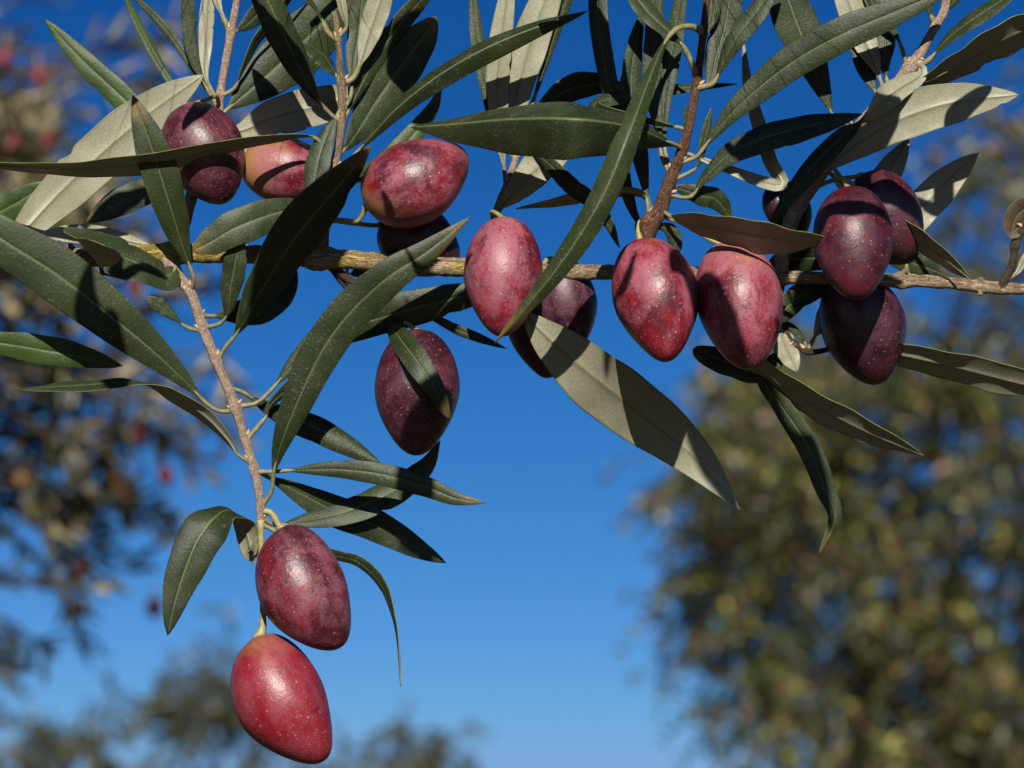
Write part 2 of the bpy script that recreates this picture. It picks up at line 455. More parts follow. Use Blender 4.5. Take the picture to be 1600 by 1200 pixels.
make_twig('T9', 'twig', [(-86,430,-50,10),(-90,480,-45,7),(-80,560,-40,6)], M_BARKG)
make_twig('T10', 'twig', [(498,404,-55,8),(528,424,-60,7),(556,444,-60,6.5),(574,446,-58,7)], M_BARKD)
make_twig('T12', 'twig', [(520,420,-58,6),(533,440,-66,4.5),(552,458,-72,4.5),(590,480,-60,4.5),(632,505,-40,4.5)], M_BARKD)
make_twig('T11', 'twig', [(1562,452,-48,8),(1572,434,-40,6),(1584,405,-34,6),(1586,382,-30,6),(1600,352,-26,7),(1612,330,-26,5)], M_BARKD, knots=[(1586,384,.4,6)])
make_twig('T13', 'twig', [(112,385,0,6),(95,402,-20,7),(78,410,-48,8)], M_BARKG)
make_twig('T14', 'twig', [(123,400,0,5.5),(105,410,-15,6.5),(90,412,-46,8)], M_BARKG)
make_twig('T15', 'twig', [(1408,432,-46,5),(1413,424,-42,4),(1419,421,-40,3.5)], M_BARK)
make_twig('T16', 'twig', [(1531,446,-46,5),(1533,434,-40,3.5)], M_BARK)
make_twig('T17', 'twig', [(1531,448,-46,5),(1532,461,-38,3.5)], M_BARK)

# ------------------------------------------------------------------ leaves
VS = [-1, -.96, -.82, -.6, -.36, -.16, -.05, 0, .05, .16, .36, .6, .82, .96, 1]
def make_leaf(key, W, roll, zs, pts, pet=18, fold=0.10, curl=0.12, top=None, a=0.95, b=0.85, seed=0, label=None, wav=1.0, pr=3.7, thick=2.6, nu=48, carry=False):
    """key: twig it grows from; W: full width in px; roll: degrees along the blade (0 = upper face to the viewer, 180 = underside);
       zs: height towards the viewer along the leaf; pts: midrib from the twig to the tip"""
    rnd = random.Random(seed * 7919 + 13)
    pts = [list(map(float, q)) for q in pts]
    seglen = [0]
    for i in range(len(pts) - 1): seglen.append(seglen[-1] + math.dist(pts[i], pts[i + 1]))
    tt = [s / seglen[-1] for s in seglen]
    if zs is None: zs = [p[2] for p in pts]; zz = zs
    else: zz = list(np.interp(tt, np.linspace(0, 1, len(zs)), zs))
    q = [(p[0], p[1], z) for p, z in zip(pts, zz)]
    near, dist, tdir = nearest(key, pts[0][0], pts[0][1])
    if dist < 45:
        q[0] = tuple(near[:3])
    else:
        q.insert(0, tuple(near[:3]))
    if len(q) > 2 and pts[0] and dist < 45:
        pass
    wp = [np.array(P(*p)) for p in q]
    c, L = catmull(wp, 90)
    petL = pet * K / L
    ci = np.linspace(0, 1, 90)
    def samp(t):
        return np.array([np.interp(t, ci, c[:, k]) for k in range(3)])
    ts = petL + (1 - petL) * (np.linspace(0, 1, nu) ** 1.0)
    cen = np.array([samp(t) for t in ts])
    Tn = np.gradient(cen, axis=0); Tn /= np.linalg.norm(Tn, axis=1)[:, None]
    roll = np.atleast_1d(roll).astype(float)
    zmean = float(np.mean(zs))
    S = scale_at(zmean)
    peak = (a / (a + b)) ** a * (b / (a + b)) ** b
    ph = [rnd.uniform(0, 6.28) for _ in range(6)]
    nicks = [(rnd.uniform(.2, .92), rnd.choice((-1, 1)), rnd.uniform(.06, .2), rnd.uniform(.010, .022)) for _ in range(rnd.choice((0, 0, 1, 2)))] if seed < 200 else []
    V, U, FM, F = [], [], [], []
    nv = len(VS)
    for layer in (0, 1):
        for i in range(nu):
            t = i / (nu - 1)
            tc = min(max(t, 0.0), 1.0)
            wd = (max(tc, 1e-4) ** a) * (max(1 - tc, 1e-4) ** b) / peak
            wd = max(wd, 0.012)
            hw = 0.5 * W * S * wd
            base_hw = pr * S * 0.8
            hwb = max(hw, base_hw * (1 - min(t / 0.12, 1)) + hw * min(t / 0.12, 1)) if t < 0.12 else hw
            T = Tn[i]
            view = np.array(CAM) - cen[i]; view /= np.linalg.norm(view)
            N0 = view - T * np.dot(view, T); N0 /= np.linalg.norm(N0)
            S0 = np.cross(T, N0)
            if carry:
                if i == 0: Nc = N0
                else:
                    Nc = Nc - T * np.dot(Nc, T); Nc /= np.linalg.norm(Nc)
                N0 = Nc; S0 = np.cross(T, N0)
            ph_ = math.radians(np.interp(t, np.linspace(0, 1, len(roll)), roll)) if len(roll) > 1 else math.radians(roll[0])
            N = N0 * math.cos(ph_) + S0 * math.sin(ph_)
            B = np.cross(T, N)
            for v in VS:
                av = abs(v)
                edgew = 1 + 0.035 * wav * math.sin(9 * t + ph[0] + v) + 0.018 * wav * math.sin(27 * t + ph[1] + 2 * v)
                x = hwb * v * (edgew if av > 0.5 else 1)
                for nt0, ns, na, nw in nicks:
                    if v * ns > .3: x *= 1 - na * math.exp(-((t - nt0) / nw) ** 2) * (v * ns) ** 2
                h = hwb * (fold * av - curl * (v * v) - 0.6 * curl * max(av - .75, 0))
                h += hwb * 0.05 * wav * math.sin(13 * t + ph[2] + v * 1.5) * av + hwb * 0.03 * wav * math.sin(31 * t + ph[3]) * av
                th = thick * S * (0.35 + 0.65 * (1 - av ** 3)) * min(1, wd * 3 + 0.25)
                if layer == 0:
                    h -= 0.9 * S * math.exp(-(v / 0.05) ** 2) * min(1, wd * 2)      # sunken midrib groove
                    off = h + th * 0.5
                else:
                    off = h - th * 0.5 - 2.2 * S * math.exp(-(v / 0.07) ** 2) * (1 - 0.6 * t)   # raised midrib below
                V.append(cen[i] + B * x + N * off)
                U.append((t, 0.5 + 0.5 * v))
    NB = nu * nv
    for i in range(nu - 1):
        for j in range(nv - 1):
            p0 = i * nv + j
            F.append((p0, p0 + 1, p0 + nv + 1, p0 + nv)); FM.append(0)
            F.append((NB + p0, NB + p0 + nv, NB + p0 + nv + 1, NB + p0 + 1)); FM.append(1)
        for j in (0, nv - 1):
            p0 = i * nv + j
            f = (p0, p0 + nv, NB + p0 + nv, NB + p0)
            F.append(f if j == 0 else f[::-1]); FM.append(2)
    for i in (0, nu - 1):
        for j in range(nv - 1):
            p0 = i * nv + j
            f = (p0, p0 + 1, NB + p0 + 1, NB + p0)
            F.append(f[::-1] if i == 0 else f); FM.append(2)
    # petiole runs from the twig into the blade's base
    npet = 12
    tp = np.linspace(0, min(petL + 0.05 * (1 - petL), 0.6), npet)
    pp = np.array([samp(t) for t in tp])
    rr = np.array([pr * S * (1.25 - 0.35 * min(1, k / 4) if k < 4 else 0.92) for k in range(npet)])
    rr[0] *= 1.15
    rr[-3:] *= [0.8, 0.6, 0.35]
    v2, f2, u2 = tube_geo(pp, rr, 9)
    o0 = len(V)
    V += v2; U += [(0.0, 0.5)] * len(u2)
    F += [tuple(o0 + k for k in f) for f in f2]; FM += [3] * len(f2)
    o = mesh_obj('leaf', V, F, [top or M_TOP, M_UND, M_RIM, M_PET], TW[key]['o'], wp[0], FM, True, U)
    if label: o['label'] = label
    # axillary bud beside the petiole
    if dist < 45 and seed % 3 != 2:
        d0 = (pp[2] - pp[0]); d0 /= np.linalg.norm(d0)
        tv = np.array(P(*(np.array(near[:3]) + tdir / max(np.linalg.norm(tdir), 1e-6) * 6))) - np.array(P(*near[:3]))
        sgn = -1 if near[1] > 0 and tdir[1] > 0 else 1
        r0 = near[3] * S
        cpt = np.array(P(*near[:3])) + d0 * (r0 * 1.0) + tv * 0.9 * sgn + np.array(-FWD) * r0 * 0.35
        bud(cpt, d0 + tv / np.linalg.norm(tv) * sgn * 0.8, 3.0 * S * rnd.uniform(.8, 1.2), TW[key]['o'])
    return o

def bud(c, axis, r, parent):
    axis = np.array(axis) / np.linalg.norm(axis)
    ks = [(-1.0, .45), (-.4, .95), (.3, 1.0), (1.1, .75), (1.9, .4), (2.3, .12)]
    pts = np.array([np.array(c) + axis * r * k for k, _ in ks])
    V, F, U = tube_geo(pts, np.array([r * q for _, q in ks]), 8)
    mesh_obj('bud', V, F, [M_BUD], parent, c, uvs=U)

SIL = 'leaf showing its pale silvery underside'
G = M_TOP2
LEAVES = [
 # --- hanging shoot on the left
 ('T1',58,[0,5,-8],[-20,10,50,70,72],[(298,455),(303,438),(297,418),(284,380),(262,310),(235,225),(207,148)],dict(pet=42)),
 ('T1',24,[10],[-20,-10,0],[(317,516),(293,512),(268,492),(231,463)],dict(pet=36,a=1.25,b=.6)),
 ('T1',37,[0],[-20,10,25,28],[(318,513),(345,505),(356,485),(360,450),(369,400),(373,350)],dict(pet=44)),
 ('T1',52,[-10],[-26,-70,-90],[(312,495),(345,493),(400,482),(440,458),(464,422)],dict(pet=26)),
 ('T1',84,[34,30,36],[-20,0,30,40,30],[(340,561),(354,540),(370,520),(410,450),(462,370),(520,300),(580,228)],dict(pet=46,fold=.05,label='long dark leaf leaning across the stem')),
 ('T1',66,[10,0,12,-8],[-18,30,60,85,70],[(407,793),(424,768),(428,735),(440,690),(466,625),(505,545),(550,485),(610,430),(665,395),(736,338)],dict(pet=56,curl=.16,b=.95)),
 ('T1',60,[-14,20,-20],[-20,-30,-34,-30],[(368,635),(400,630),(425,608),(465,562),(520,520),(600,495),(690,470),(800,445)],dict(pet=70,curl=.2)),
 ('T1',20,[25],[-20,-24,-30,-30],[(386,690),(402,668),(416,650),(422,632),(455,602),(510,560)],dict(pet=46,pr=4.6)),
 ('T1',42,[-22,-12,-25],[-22,-50,-60,-60],[(362,605),(378,612),(400,626),(445,648),(500,672),(550,698),(595,724)],dict(pet=34,curl=.35,fold=0)),
 ('T1',86,[-4],[-20,20,60,80,80],[(366,640),(345,643),(322,630),(290,596),(235,545),(165,488),(90,430),(0,372),(-110,292)],dict(pet=52,a=1.1,b=.95,curl=.1,fold=.04,wav=.7)),
 ('T1',52,[122,120,114,70,62,68],[-20,-4,6,12,20],[(385,724),(374,712),(357,686),(320,648),(275,620),(218,598),(140,602),(28,609)],dict(pet=16,a=.8)),
 ('T1',36,[0],[-20,0,20,25],[(401,735),(425,737),(455,735),(520,733),(590,740),(660,758),(710,778),(760,786)],dict(pet=48,curl=.18)),
 ('T1',52,[-5],[-24,-50,-75,-100,-118],[(401,733),(420,746),(455,763),(520,797),(590,823),(650,855),(697,880)],dict(pet=22)),
 ('T1',50,[-24,-28,-30],[-22,-55,-75,-70],[(404,808),(430,820),(470,815),(540,800),(610,770),(662,732),(688,688)],dict(pet=34,curl=.14)),
 ('T1',72,[150,120,20,-5,0],[-26,-50,-10,0,0],[(406,818),(398,868),(390,845),(380,815),(352,798),(314,836),(290,888),(272,945),(262,993)],dict(pet=20,a=.7,b=.8,curl=.12)),
 ('T1',22,[10,30,70,100],[-30,-60,-60,-50],[(470,850),(525,867),(560,877),(594,908),(614,960),(622,1010),(626,1073)],dict(pet=30)),
 # --- upper left
 ('T3',64,[112,118,116,112],[-8,50,62,60,50],[(520,262),(512,238),(496,218),(475,212),(420,217),(340,230),(250,251),(150,262),(60,262),(-40,254)],dict(pet=52,curl=.1,fold=.04)),
 ('main',80,[188,182,178],[-50,-80,-85,-75],[(-30,423),(20,380),(80,315),(150,248),(230,180),(318,117)],dict(pet=20,label=SIL,b=.78)),
 ('T2',40,[0],[-112,-135,-140],[(330,230),(265,225),(205,165),(130,95),(69,29)],dict(pet=30,top=G)),
 ('T2',15,[20],[-112,-130,-130],[(340,190),(300,170),(268,130),(238,80),(205,15),(190,-40)],dict(pet=20,top=G)),
 ('T2',15,[0],[-112,-130,-120],[(343,160),(310,125),(290,88),(250,35),(195,-20)],dict(pet=20)),
 ('T2',24,[10,-10],[-113,-110,-105],[(348,178),(333,155),(318,128),(303,90),(295,40),(293,-50)],dict(pet=48)),
 ('T2',24,[178,185],[-113,-125,-125],[(344,160),(330,140),(320,110),(322,50),(328,-50)],dict(pet=30)),
 ('T2',24,[50,60],[-115,-100,-95],[(346,150),(366,138),(378,112),(400,65),(435,20),(480,-40)],dict(pet=32)),
 ('T2',16,[170],[-118,-120],[(358,52),(350,30),(338,-5),(330,-60)],dict(pet=30,pr=5)),
 ('T2',34,[20],[-120,-150,-160],[(361,55),(385,38),(410,15),(450,-20)],dict(pet=10)),
 ('T2',90,[0,5],[-112,-150,-150],[(344,180),(368,160),(420,115),(480,60),(560,-25)],dict(pet=16,curl=.15)),
 ('T2',64,[176,182],[-112,-100,-90],[(345,195),(375,205),(430,182),(500,165),(578,142)],dict(pet=12,label=SIL)),
 ('T3',50,[8,15,5],[-6,50,80,90],[(530,190),(514,176),(494,152),(470,110),(446,60),(420,5),(375,-80)],dict(pet=44,curl=.22,fold=0)),
 ('T3',58,[60,70,90],[-8,-14,-20],[(530,130),(519,108),(506,88),(484,72),(461,70)],dict(pet=16,curl=.3,a=.7,b=.6)),
 ('T3',18,[60],[-10,0,5],[(527,62),(512,50),(500,25),(482,0),(450,-40)],dict(pet=40,pr=5)),
 ('T3',16,[160],[-10,0,0],[(533,60),(541,42),(536,15),(526,-30)],dict(pet=20,pr=4)),
 ('T3',36,[5],[-6,-30,-30],[(540,170),(548,150),(552,100),(560,50),(572,-60)],dict(pet=36)),
 ('T3',40,[185],[-6,-10,-5],[(535,133),(552,122),(564,95),(578,50),(612,-50)],dict(pet=40,label=SIL,pr=5)),
 ('T3',36,[25],[-8,-50,-50],[(538,200),(555,150),(590,85),(640,20),(700,-50)],dict(pet=20)),
 ('T3',74,[20,10],[-10,-60,-75],[(528,250),(552,215),(590,155),(640,85),(682,26)],dict(pet=14,b=.7)),
 ('T3',38,[-14,-18,-20,-20],[-10,20,40,40],[(523,264),(545,252),(575,218),(625,165),(690,115),(760,75),(840,42),(919,17)],dict(pet=40,fold=-.75,curl=.1)),
 ('T3',34,[0],[-20,-120,-130],[(520,300),(600,255),(650,205),(675,170),(690,132)],dict(pet=20,top=G)),
 ('T3',40,[20],[-8,20,30],[(530,165),(514,205),(498,250),(484,330)],dict(pet=14)),
 ('T3',58,[-6,4],[-24,20,40,40],[(510,330),(480,323),(430,333),(370,355),(330,378),(300,392)],dict(pet=14,b=.65)),
 ('main',96,[0,0,0],None,[(285,398,-48),(264,431,-14),(235,420,0),(195,404,6),(160,392,10),(138,388,26),(134,388,52),(146,392,74),(172,398,84),(190,402,84)],dict(pet=30,a=.6,b=.5,nu=60,fold=.0,curl=.1,carry=True)),
 ('main',32,[182],[-50,-70,-70],[(255,392),(225,383),(160,370),(100,365),(50,370)],dict(pet=14,label=SIL)),
 ('T2',46,[10],[-100,-110,-110],[(303,292),(270,285),(220,302),(175,322),(134,348)],dict(pet=12)),
 ('T8',46,[0],[-110,-110],[(-72,310),(-40,345),(20,320),(78,283)],dict(pet=14,top=G)),
 ('T9',46,[8],[-45,-40],[(-88,510),(-40,528),(40,542),(120,556),(192,572)],dict(pet=14,top=G)),
 # --- middle
 ('T4',42,[0,0,10,0],[-6,80,190,175,150,110],[(1099,52),(1080,41),(1056,46),(1036,72),(1012,130),(982,210),(945,300),(890,392),(830,470),(771,538)],dict(pet=66,curl=.1,fold=-.5,b=.9,pr=5)),
 ('T4',36,[35,40],[-6,20,10],[(1087,120),(1080,96),(1066,70),(1046,52),(1005,12),(970,-40)],dict(pet=58,pr=5)),
 ('T4',98,[22,30,26],[-8,100,180,120,50,25],[(1070,232),(1040,220),(985,198),(900,186),(800,186),(710,194),(642,199)],dict(pet=24,curl=.2,fold=-.62,b=.95)),
 ('T4',36,[-20,-25],[-6,20,20],[(1092,137),(1114,130),(1130,98),(1150,60),(1180,22),(1225,-40)],dict(pet=36,pr=5)),
 ('T4',46,[0],[-10,-30,-30],[(1092,145),(1108,130),(1120,85),(1133,40),(1150,-60)],dict(pet=12)),
 ('T4',24,[10],[-10,-20],[(1102,55),(1112,35),(1120,-40)],dict(pet=10)),
 ('T4',36,[8],[-30,-50,-50],[(1018,350),(1012,320),(1003,262),(990,190),(986,130),(992,70),(1005,12)],dict(pet=30)),
 ('T4',32,[0],[-16,-30,-30],[(1045,275),(1034,245),(1028,195),(1020,130),(1022,50),(1030,-50)],dict(pet=44)),
 ('T4',30,[-10],[-16,-40,-40],[(1048,270),(1040,240),(1037,170),(1050,80),(1072,-50)],dict(pet=40)),
 ('T4',26,[-40],[-10,-80,-90],[(1085,165),(1000,160),(930,168),(1000,147),(1080,137),(1153,131)][2:],dict(pet=4)),
 ('T4',16,[20],[-14,-10],[(1050,285),(1088,262),(1098,228),(1106,195),(1111,168)],dict(pet=44)),
 ('T4',9,[20],[-8,0],[(1068,225),(1072,200),(1071,163)],dict(pet=10,pr=2.5)),
 ('T4',56,[-6],[-14,10,40,50],[(1060,255),(1088,245),(1104,225),(1140,180),(1190,134),(1250,90),(1320,52),(1400,18),(1500,-25)],dict(pet=44,curl=.12)),
 ('T4',46,[-30,-20,-30],[-22,0,10,0],[(1040,305),(1078,308),(1100,280),(1145,238),(1200,214),(1265,198),(1348,178)],dict(pet=44)),
 ('T4',84,[238,236,234],[-26,60,90,100],[(1032,328),(1052,340),(1090,350),(1150,363),(1220,374),(1299,374)],dict(pet=22,label='leaf showing a dull purplish brown underside')),
 ('T4',26,[150],[-22,-60,-80],[(1036,318),(1100,310),(1190,330),(1215,290),(1203,250),(1188,200),(1170,140),(1160,58)][3:],dict(pet=4)),
 ('T4',34,[0],[-26,-50],[(1036,335),(1095,305),(1120,312),(1143,342)][1:],dict(pet=6)),
 ('T4',24,[5],[-36,-40],[(1020,352),(1045,358),(1055,380),(1052,408)],dict(pet=8)),
 ('T4',40,[118,112],[-30,-60,-60],[(1022,345),(1003,302),(940,303),(870,315),(806,326)],dict(pet=6)),
 ('T6',28,[10,30],[-90,-20,-20,-30],[(815,225),(850,248),(890,288),(925,315),(950,348),(968,388)],dict(pet=8)),
 ('T6',56,[170],[-78,-70,-70],[(776,335),(812,292),(850,252),(910,195)],dict(pet=10)),
 ('T6',38,[184,178],[-84,-60,-50],[(790,290),(788,265),(783,220),(777,140),(782,70),(800,-60)],dict(pet=26,label=SIL)),
 ('T6',56,[180],[-86,-75,-70],[(803,258),(800,225),(806,160),(822,90),(848,10),(890,-90)],dict(pet=14,label=SIL)),
 ('T6',24,[10],[-86,-110],[(800,250),(775,200),(757,120),(746,60),(735,-40)],dict(pet=14)),
 ('T6',44,[20],[-90,-120],[(822,190),(850,165),(900,135),(975,132)],dict(pet=14)),
 ('main',20,[10],[-50,-60,-40],[(1000,422),(998,355),(990,332),(980,300),(974,262),(968,225)],dict(pet=66,pr=5)),
 ('main',40,[10,0,-12],None,[(612,411,-50),(600,460,-62),(609,500,-45),(626,530,25),(650,562,80),(678,605,92),(703,656,72)],dict(pet=64,b=.75)),
 ('T12',16,[0],[-50,-60],[(628,500),(668,494),(720,517),(792,545)],dict(pet=20)),
 ('T10',40,[0],[-56,-80],[(540,432),(585,418),(582,440),(572,462)],dict(pet=8)),
 ('main',100,[184,180,176],[-50,-25,-40,-120,-195,-220,-210],[(806,424),(812,468),(842,514),(925,588),(1010,655),(1085,715),(1156,796)],dict(pet=70,b=.95,a=.75,fold=.06,curl=.1,label='large leaf showing its silvery underside striped by fruit shadows')),
 # --- right
 ('T5',68,[18,10],[-34,-40,-30],[(1340,205),(1303,182),(1290,150),(1260,75),(1235,10),(1200,-90)],dict(pet=40,a=1.15)),
 ('T5',46,[205,180,60,20,10],[-28,50,40,10],[(1425,104),(1462,108),(1440,116),(1395,145),(1340,192),(1285,245),(1235,305),(1200,355)][1:],dict(pet=6,a=.7)),
 ('T5',70,[184,180],[-46,-10,10,10],[(1275,282),(1300,255),(1350,218),(1410,185),(1490,160),(1592,148)],dict(pet=14,label='broad leaf showing its pale underside')),
 ('T5',88,[236,236],[-28,10,20],[(1412,118),(1440,128),(1500,100),(1560,65),(1680,10)],dict(pet=14)),
 ('T5',40,[-55,-50],[-28,0,20],[(1424,108),(1450,95),(1480,62),(1525,28),(1600,-20)],dict(pet=40,pr=5)),
 ('T5',24,[10],[-30,-20],[(1460,40),(1455,25),(1447,0),(1435,-50)],dict(pet=16,pr=5)),
 ('T5',20,[10],[-30,-20],[(1470,25),(1490,0),(1510,-40)],dict(pet=8)),
 ('T5',46,[182],[-32,-50,-50],[(1384,150),(1374,120),(1352,65),(1325,0),(1305,-60)],dict(pet=30,label=SIL)),
 ('T5',46,[10],[-34,-90],[(1375,162),(1362,130),(1350,90),(1345,30),(1335,-50)],dict(pet=14)),
 ('T5',20,[0],[-28,-30],[(1418,108),(1409,75),(1397,50),(1375,20),(1345,-30)],dict(pet=44)),
 ('T5',34,[0],[-30,-70],[(1390,144),(1382,100),(1384,50),(1380,-40)],dict(pet=20)),
 ('T5',44,[180],[-45,-110],[(1282,275),(1350,310),(1375,288),(1398,255),(1420,216)][1:],dict(pet=6,label=SIL)),
 ('main',54,[182],[-50,-120,-110],[(1420,438),(1415,385),(1435,335),(1480,283),(1529,239)],dict(pet=40,label=SIL)),
 ('main',62,[238],[-50,-20,0],[(1300,434),(1375,350),(1420,366),(1465,395),(1517,436)][1:],dict(pet=6)),
 ('main',40,[0],[-50,-80],[(1300,434),(1370,385),(1420,408),(1485,432)][1:],dict(pet=6)),
 ('main',46,[20],[-50,-90],[(1190,432),(1215,410),(1255,403),(1330,405)],dict(pet=6)),
 ('main',40,[20],[-50,-90],[(1195,433),(1215,490),(1250,462),(1310,448)][1:],dict(pet=6)),
 ('T7',78,[238,236],[-80,-40,-20],[(1222,500),(1160,548),(1205,590),(1280,635),(1350,672),(1444,711)][1:],dict(pet=6)),
 ('T7',40,[10],[-85,-90],[(1240,540),(1190,582),(1140,568),(1082,546)],dict(pet=6,b=.5)),
 ('T7',40,[160],[-80,-80],[(1214,485),(1222,530),(1246,581)],dict(pet=6)),
 ('T7',36,[25,10,-30],[-80,-70,-60],[(1216,540),(1190,580),(1222,635),(1262,695),(1290,765),(1304,810),(1279,867)][1:],dict(pet=6,a=.9)),
 ('T7',74,[232,228],[-85,-80,-70],[(1290,546),(1340,542),(1400,552),(1490,572),(1600,600),(1700,622)],dict(pet=10)),
 ('T7',13,[30],[-85,-80],[(1262,550),(1255,530),(1238,512),(1216,500)],dict(pet=14,pr=3)),
 ('T7',22,[180],[-85,-90],[(1262,550),(1272,528),(1283,505),(1290,470)],dict(pet=24,pr=3.5)),
 ('T7',10,[20],[-85,-80],[(1230,532),(1215,528),(1205,520)],dict(pet=4,pr=2.5)),
 ('T11',40,[30],[-28,-20],[(1600,352),(1583,362),(1585,345),(1600,326),(1650,300)],dict(pet=6,a=.5,top=M_TOPD,label='dried brown leaf')),
 ('T11',14,[170],[-48,-40],[(1572,440),(1590,425),(1605,400),(1640,360)],dict(pet=10)),
]
for i, (key, W, roll, zs, pts, opt) in enumerate(LEAVES):
    make_leaf(key, W, roll, zs, pts, seed=i, **opt)
# long leaf on the right shoot, coming down from above the frame
make_leaf('T6', 32, [10, 20], [-88, -60, -50, -60], [(825,185),(880,120),(905,-60),(930,-60),(936,40),(950,120),(970,200),(984,300)][2:], pet=6, seed=201, b=.7)

# unseen shoots added in front of and above the frame to cast shade
SUNV = np.array(sdir)
def in_view_px(p):
    q = Vector(p) - CAM
    d = q.dot(FWD)
    return 800 + q.dot(RIGHT) / d * D / K, 600 - q.dot(UP) / d * D / K, d
make_twig('U1', 'twig', [(1108,-48,-10,8),(1120,-180,100,8),(1180,-360,250,8),(1260,-600,450,7),(1330,-850,650,6)], M_BARKG)
make_twig('U2', 'twig', [(480,-60,-30,4),(520,-180,60,6),(560,-360,220,6),(600,-600,420,6),(560,-850,650,5)], M_BARKG)
make_twig('U3', 'twig', [(374,-48,-120,6),(300,-220,60,6),(240,-420,250,6),(200,-700,450,5)], M_BARKG)
def shade(key, W, path, seed, extra=0):  # added leaf, moved sunward out of frame so its shadow lands on path
    s = 0.0
    while True:
        q = [np.array(P(*p)) + SUNV * s for p in path]
        pr_ = [in_view_px(v) for v in q]
        if max(p[1] for p in pr_) < -35 - W * .6: break
        s += 0.002
    s += extra * K
    px = [in_view_px(v) for v in (np.array(P(*p)) + SUNV * s for p in path)]
    pts = [(x, y, (D - d) / K) for x, y, d in px]
    near, dist, _ = nearest(key, pts[0][0], pts[0][1])
    L0 = (P(*near[:3]) - P(*pts[0])).length / K
    W *= D / (D - K * sum(p[2] for p in pts) / len(pts))
    make_leaf(key, W, [0], None, pts, pet=max(10, L0 - 12), seed=seed, a=.6, b=.6, pr=0.55)
SH = [('U2',92,[(552,225,-30),(615,130,-60),(680,25,-70)]), ('U2',96,[(400,480,20),(470,370,30),(575,235,30)]), ('U1',84,[(1075,315,-20),(1145,240,0),(1200,214,8),(1265,198,8),(1350,178,0)]),
      ('U1',80,[(1180,375,10),(1235,305,35),(1285,245,44),(1340,192,45),(1400,148,35)]), ('U1',50,[(932,-20,-50),(950,90,-55),(980,195,-55)]),
      ('U1',60,[(1300,270,0),(1345,225,5),(1405,165,5)]), ('U2',36,[(530,402,-50),(610,408,-45),(690,412,-45)]), ('U1',22,[(1068,235,0),(1090,120,0),(1102,0,0)]),
      ('U3',52,[(140,410,70),(160,490,75),(188,610,75)]), ('U2',60,[(395,-10,85),(450,80,80),(500,165,50)]), ('U1',44,[(1205,600,-70),(1255,690,-65),(1300,830,-60)]), ('U2',62,[(628,705,55),(655,660,70),(708,600,50)]), ('U1',20,[(1065,372,70),(990,388,72),(958,440,60),(950,500,40)]),
      ('U1',54,[(1062,380,30),(1090,425,60),(1125,495,86),(1172,605,70)]), ('U1',44,[(1240,352,70),(1285,325,95),(1335,312,125),(1385,328,100),(1425,362,70)]), ('U1',62,[(1330,290,-30),(1385,302,-15),(1450,350,-35)]),
      ('U1',34,[(1435,312,-110),(1480,272,-110),(1532,232,-110)]), ('U2',46,[(540,530,-30),(640,482,-30),(740,452,-30)]), ('U3',44,[(130,350,-100),(180,315,-100),(240,290,-100)]),
      ('U2',46,[(850,165,-110),(900,140,-110),(965,128,-110)]), ('U3',36,[(190,412,5),(225,418,5),(262,432,0)]), ('U3',30,[(345,130,-115),(330,220,-110),(300,310,-100)])]
for i, (key, W, path) in enumerate(SH): shade(key, W, path, 300 + i)

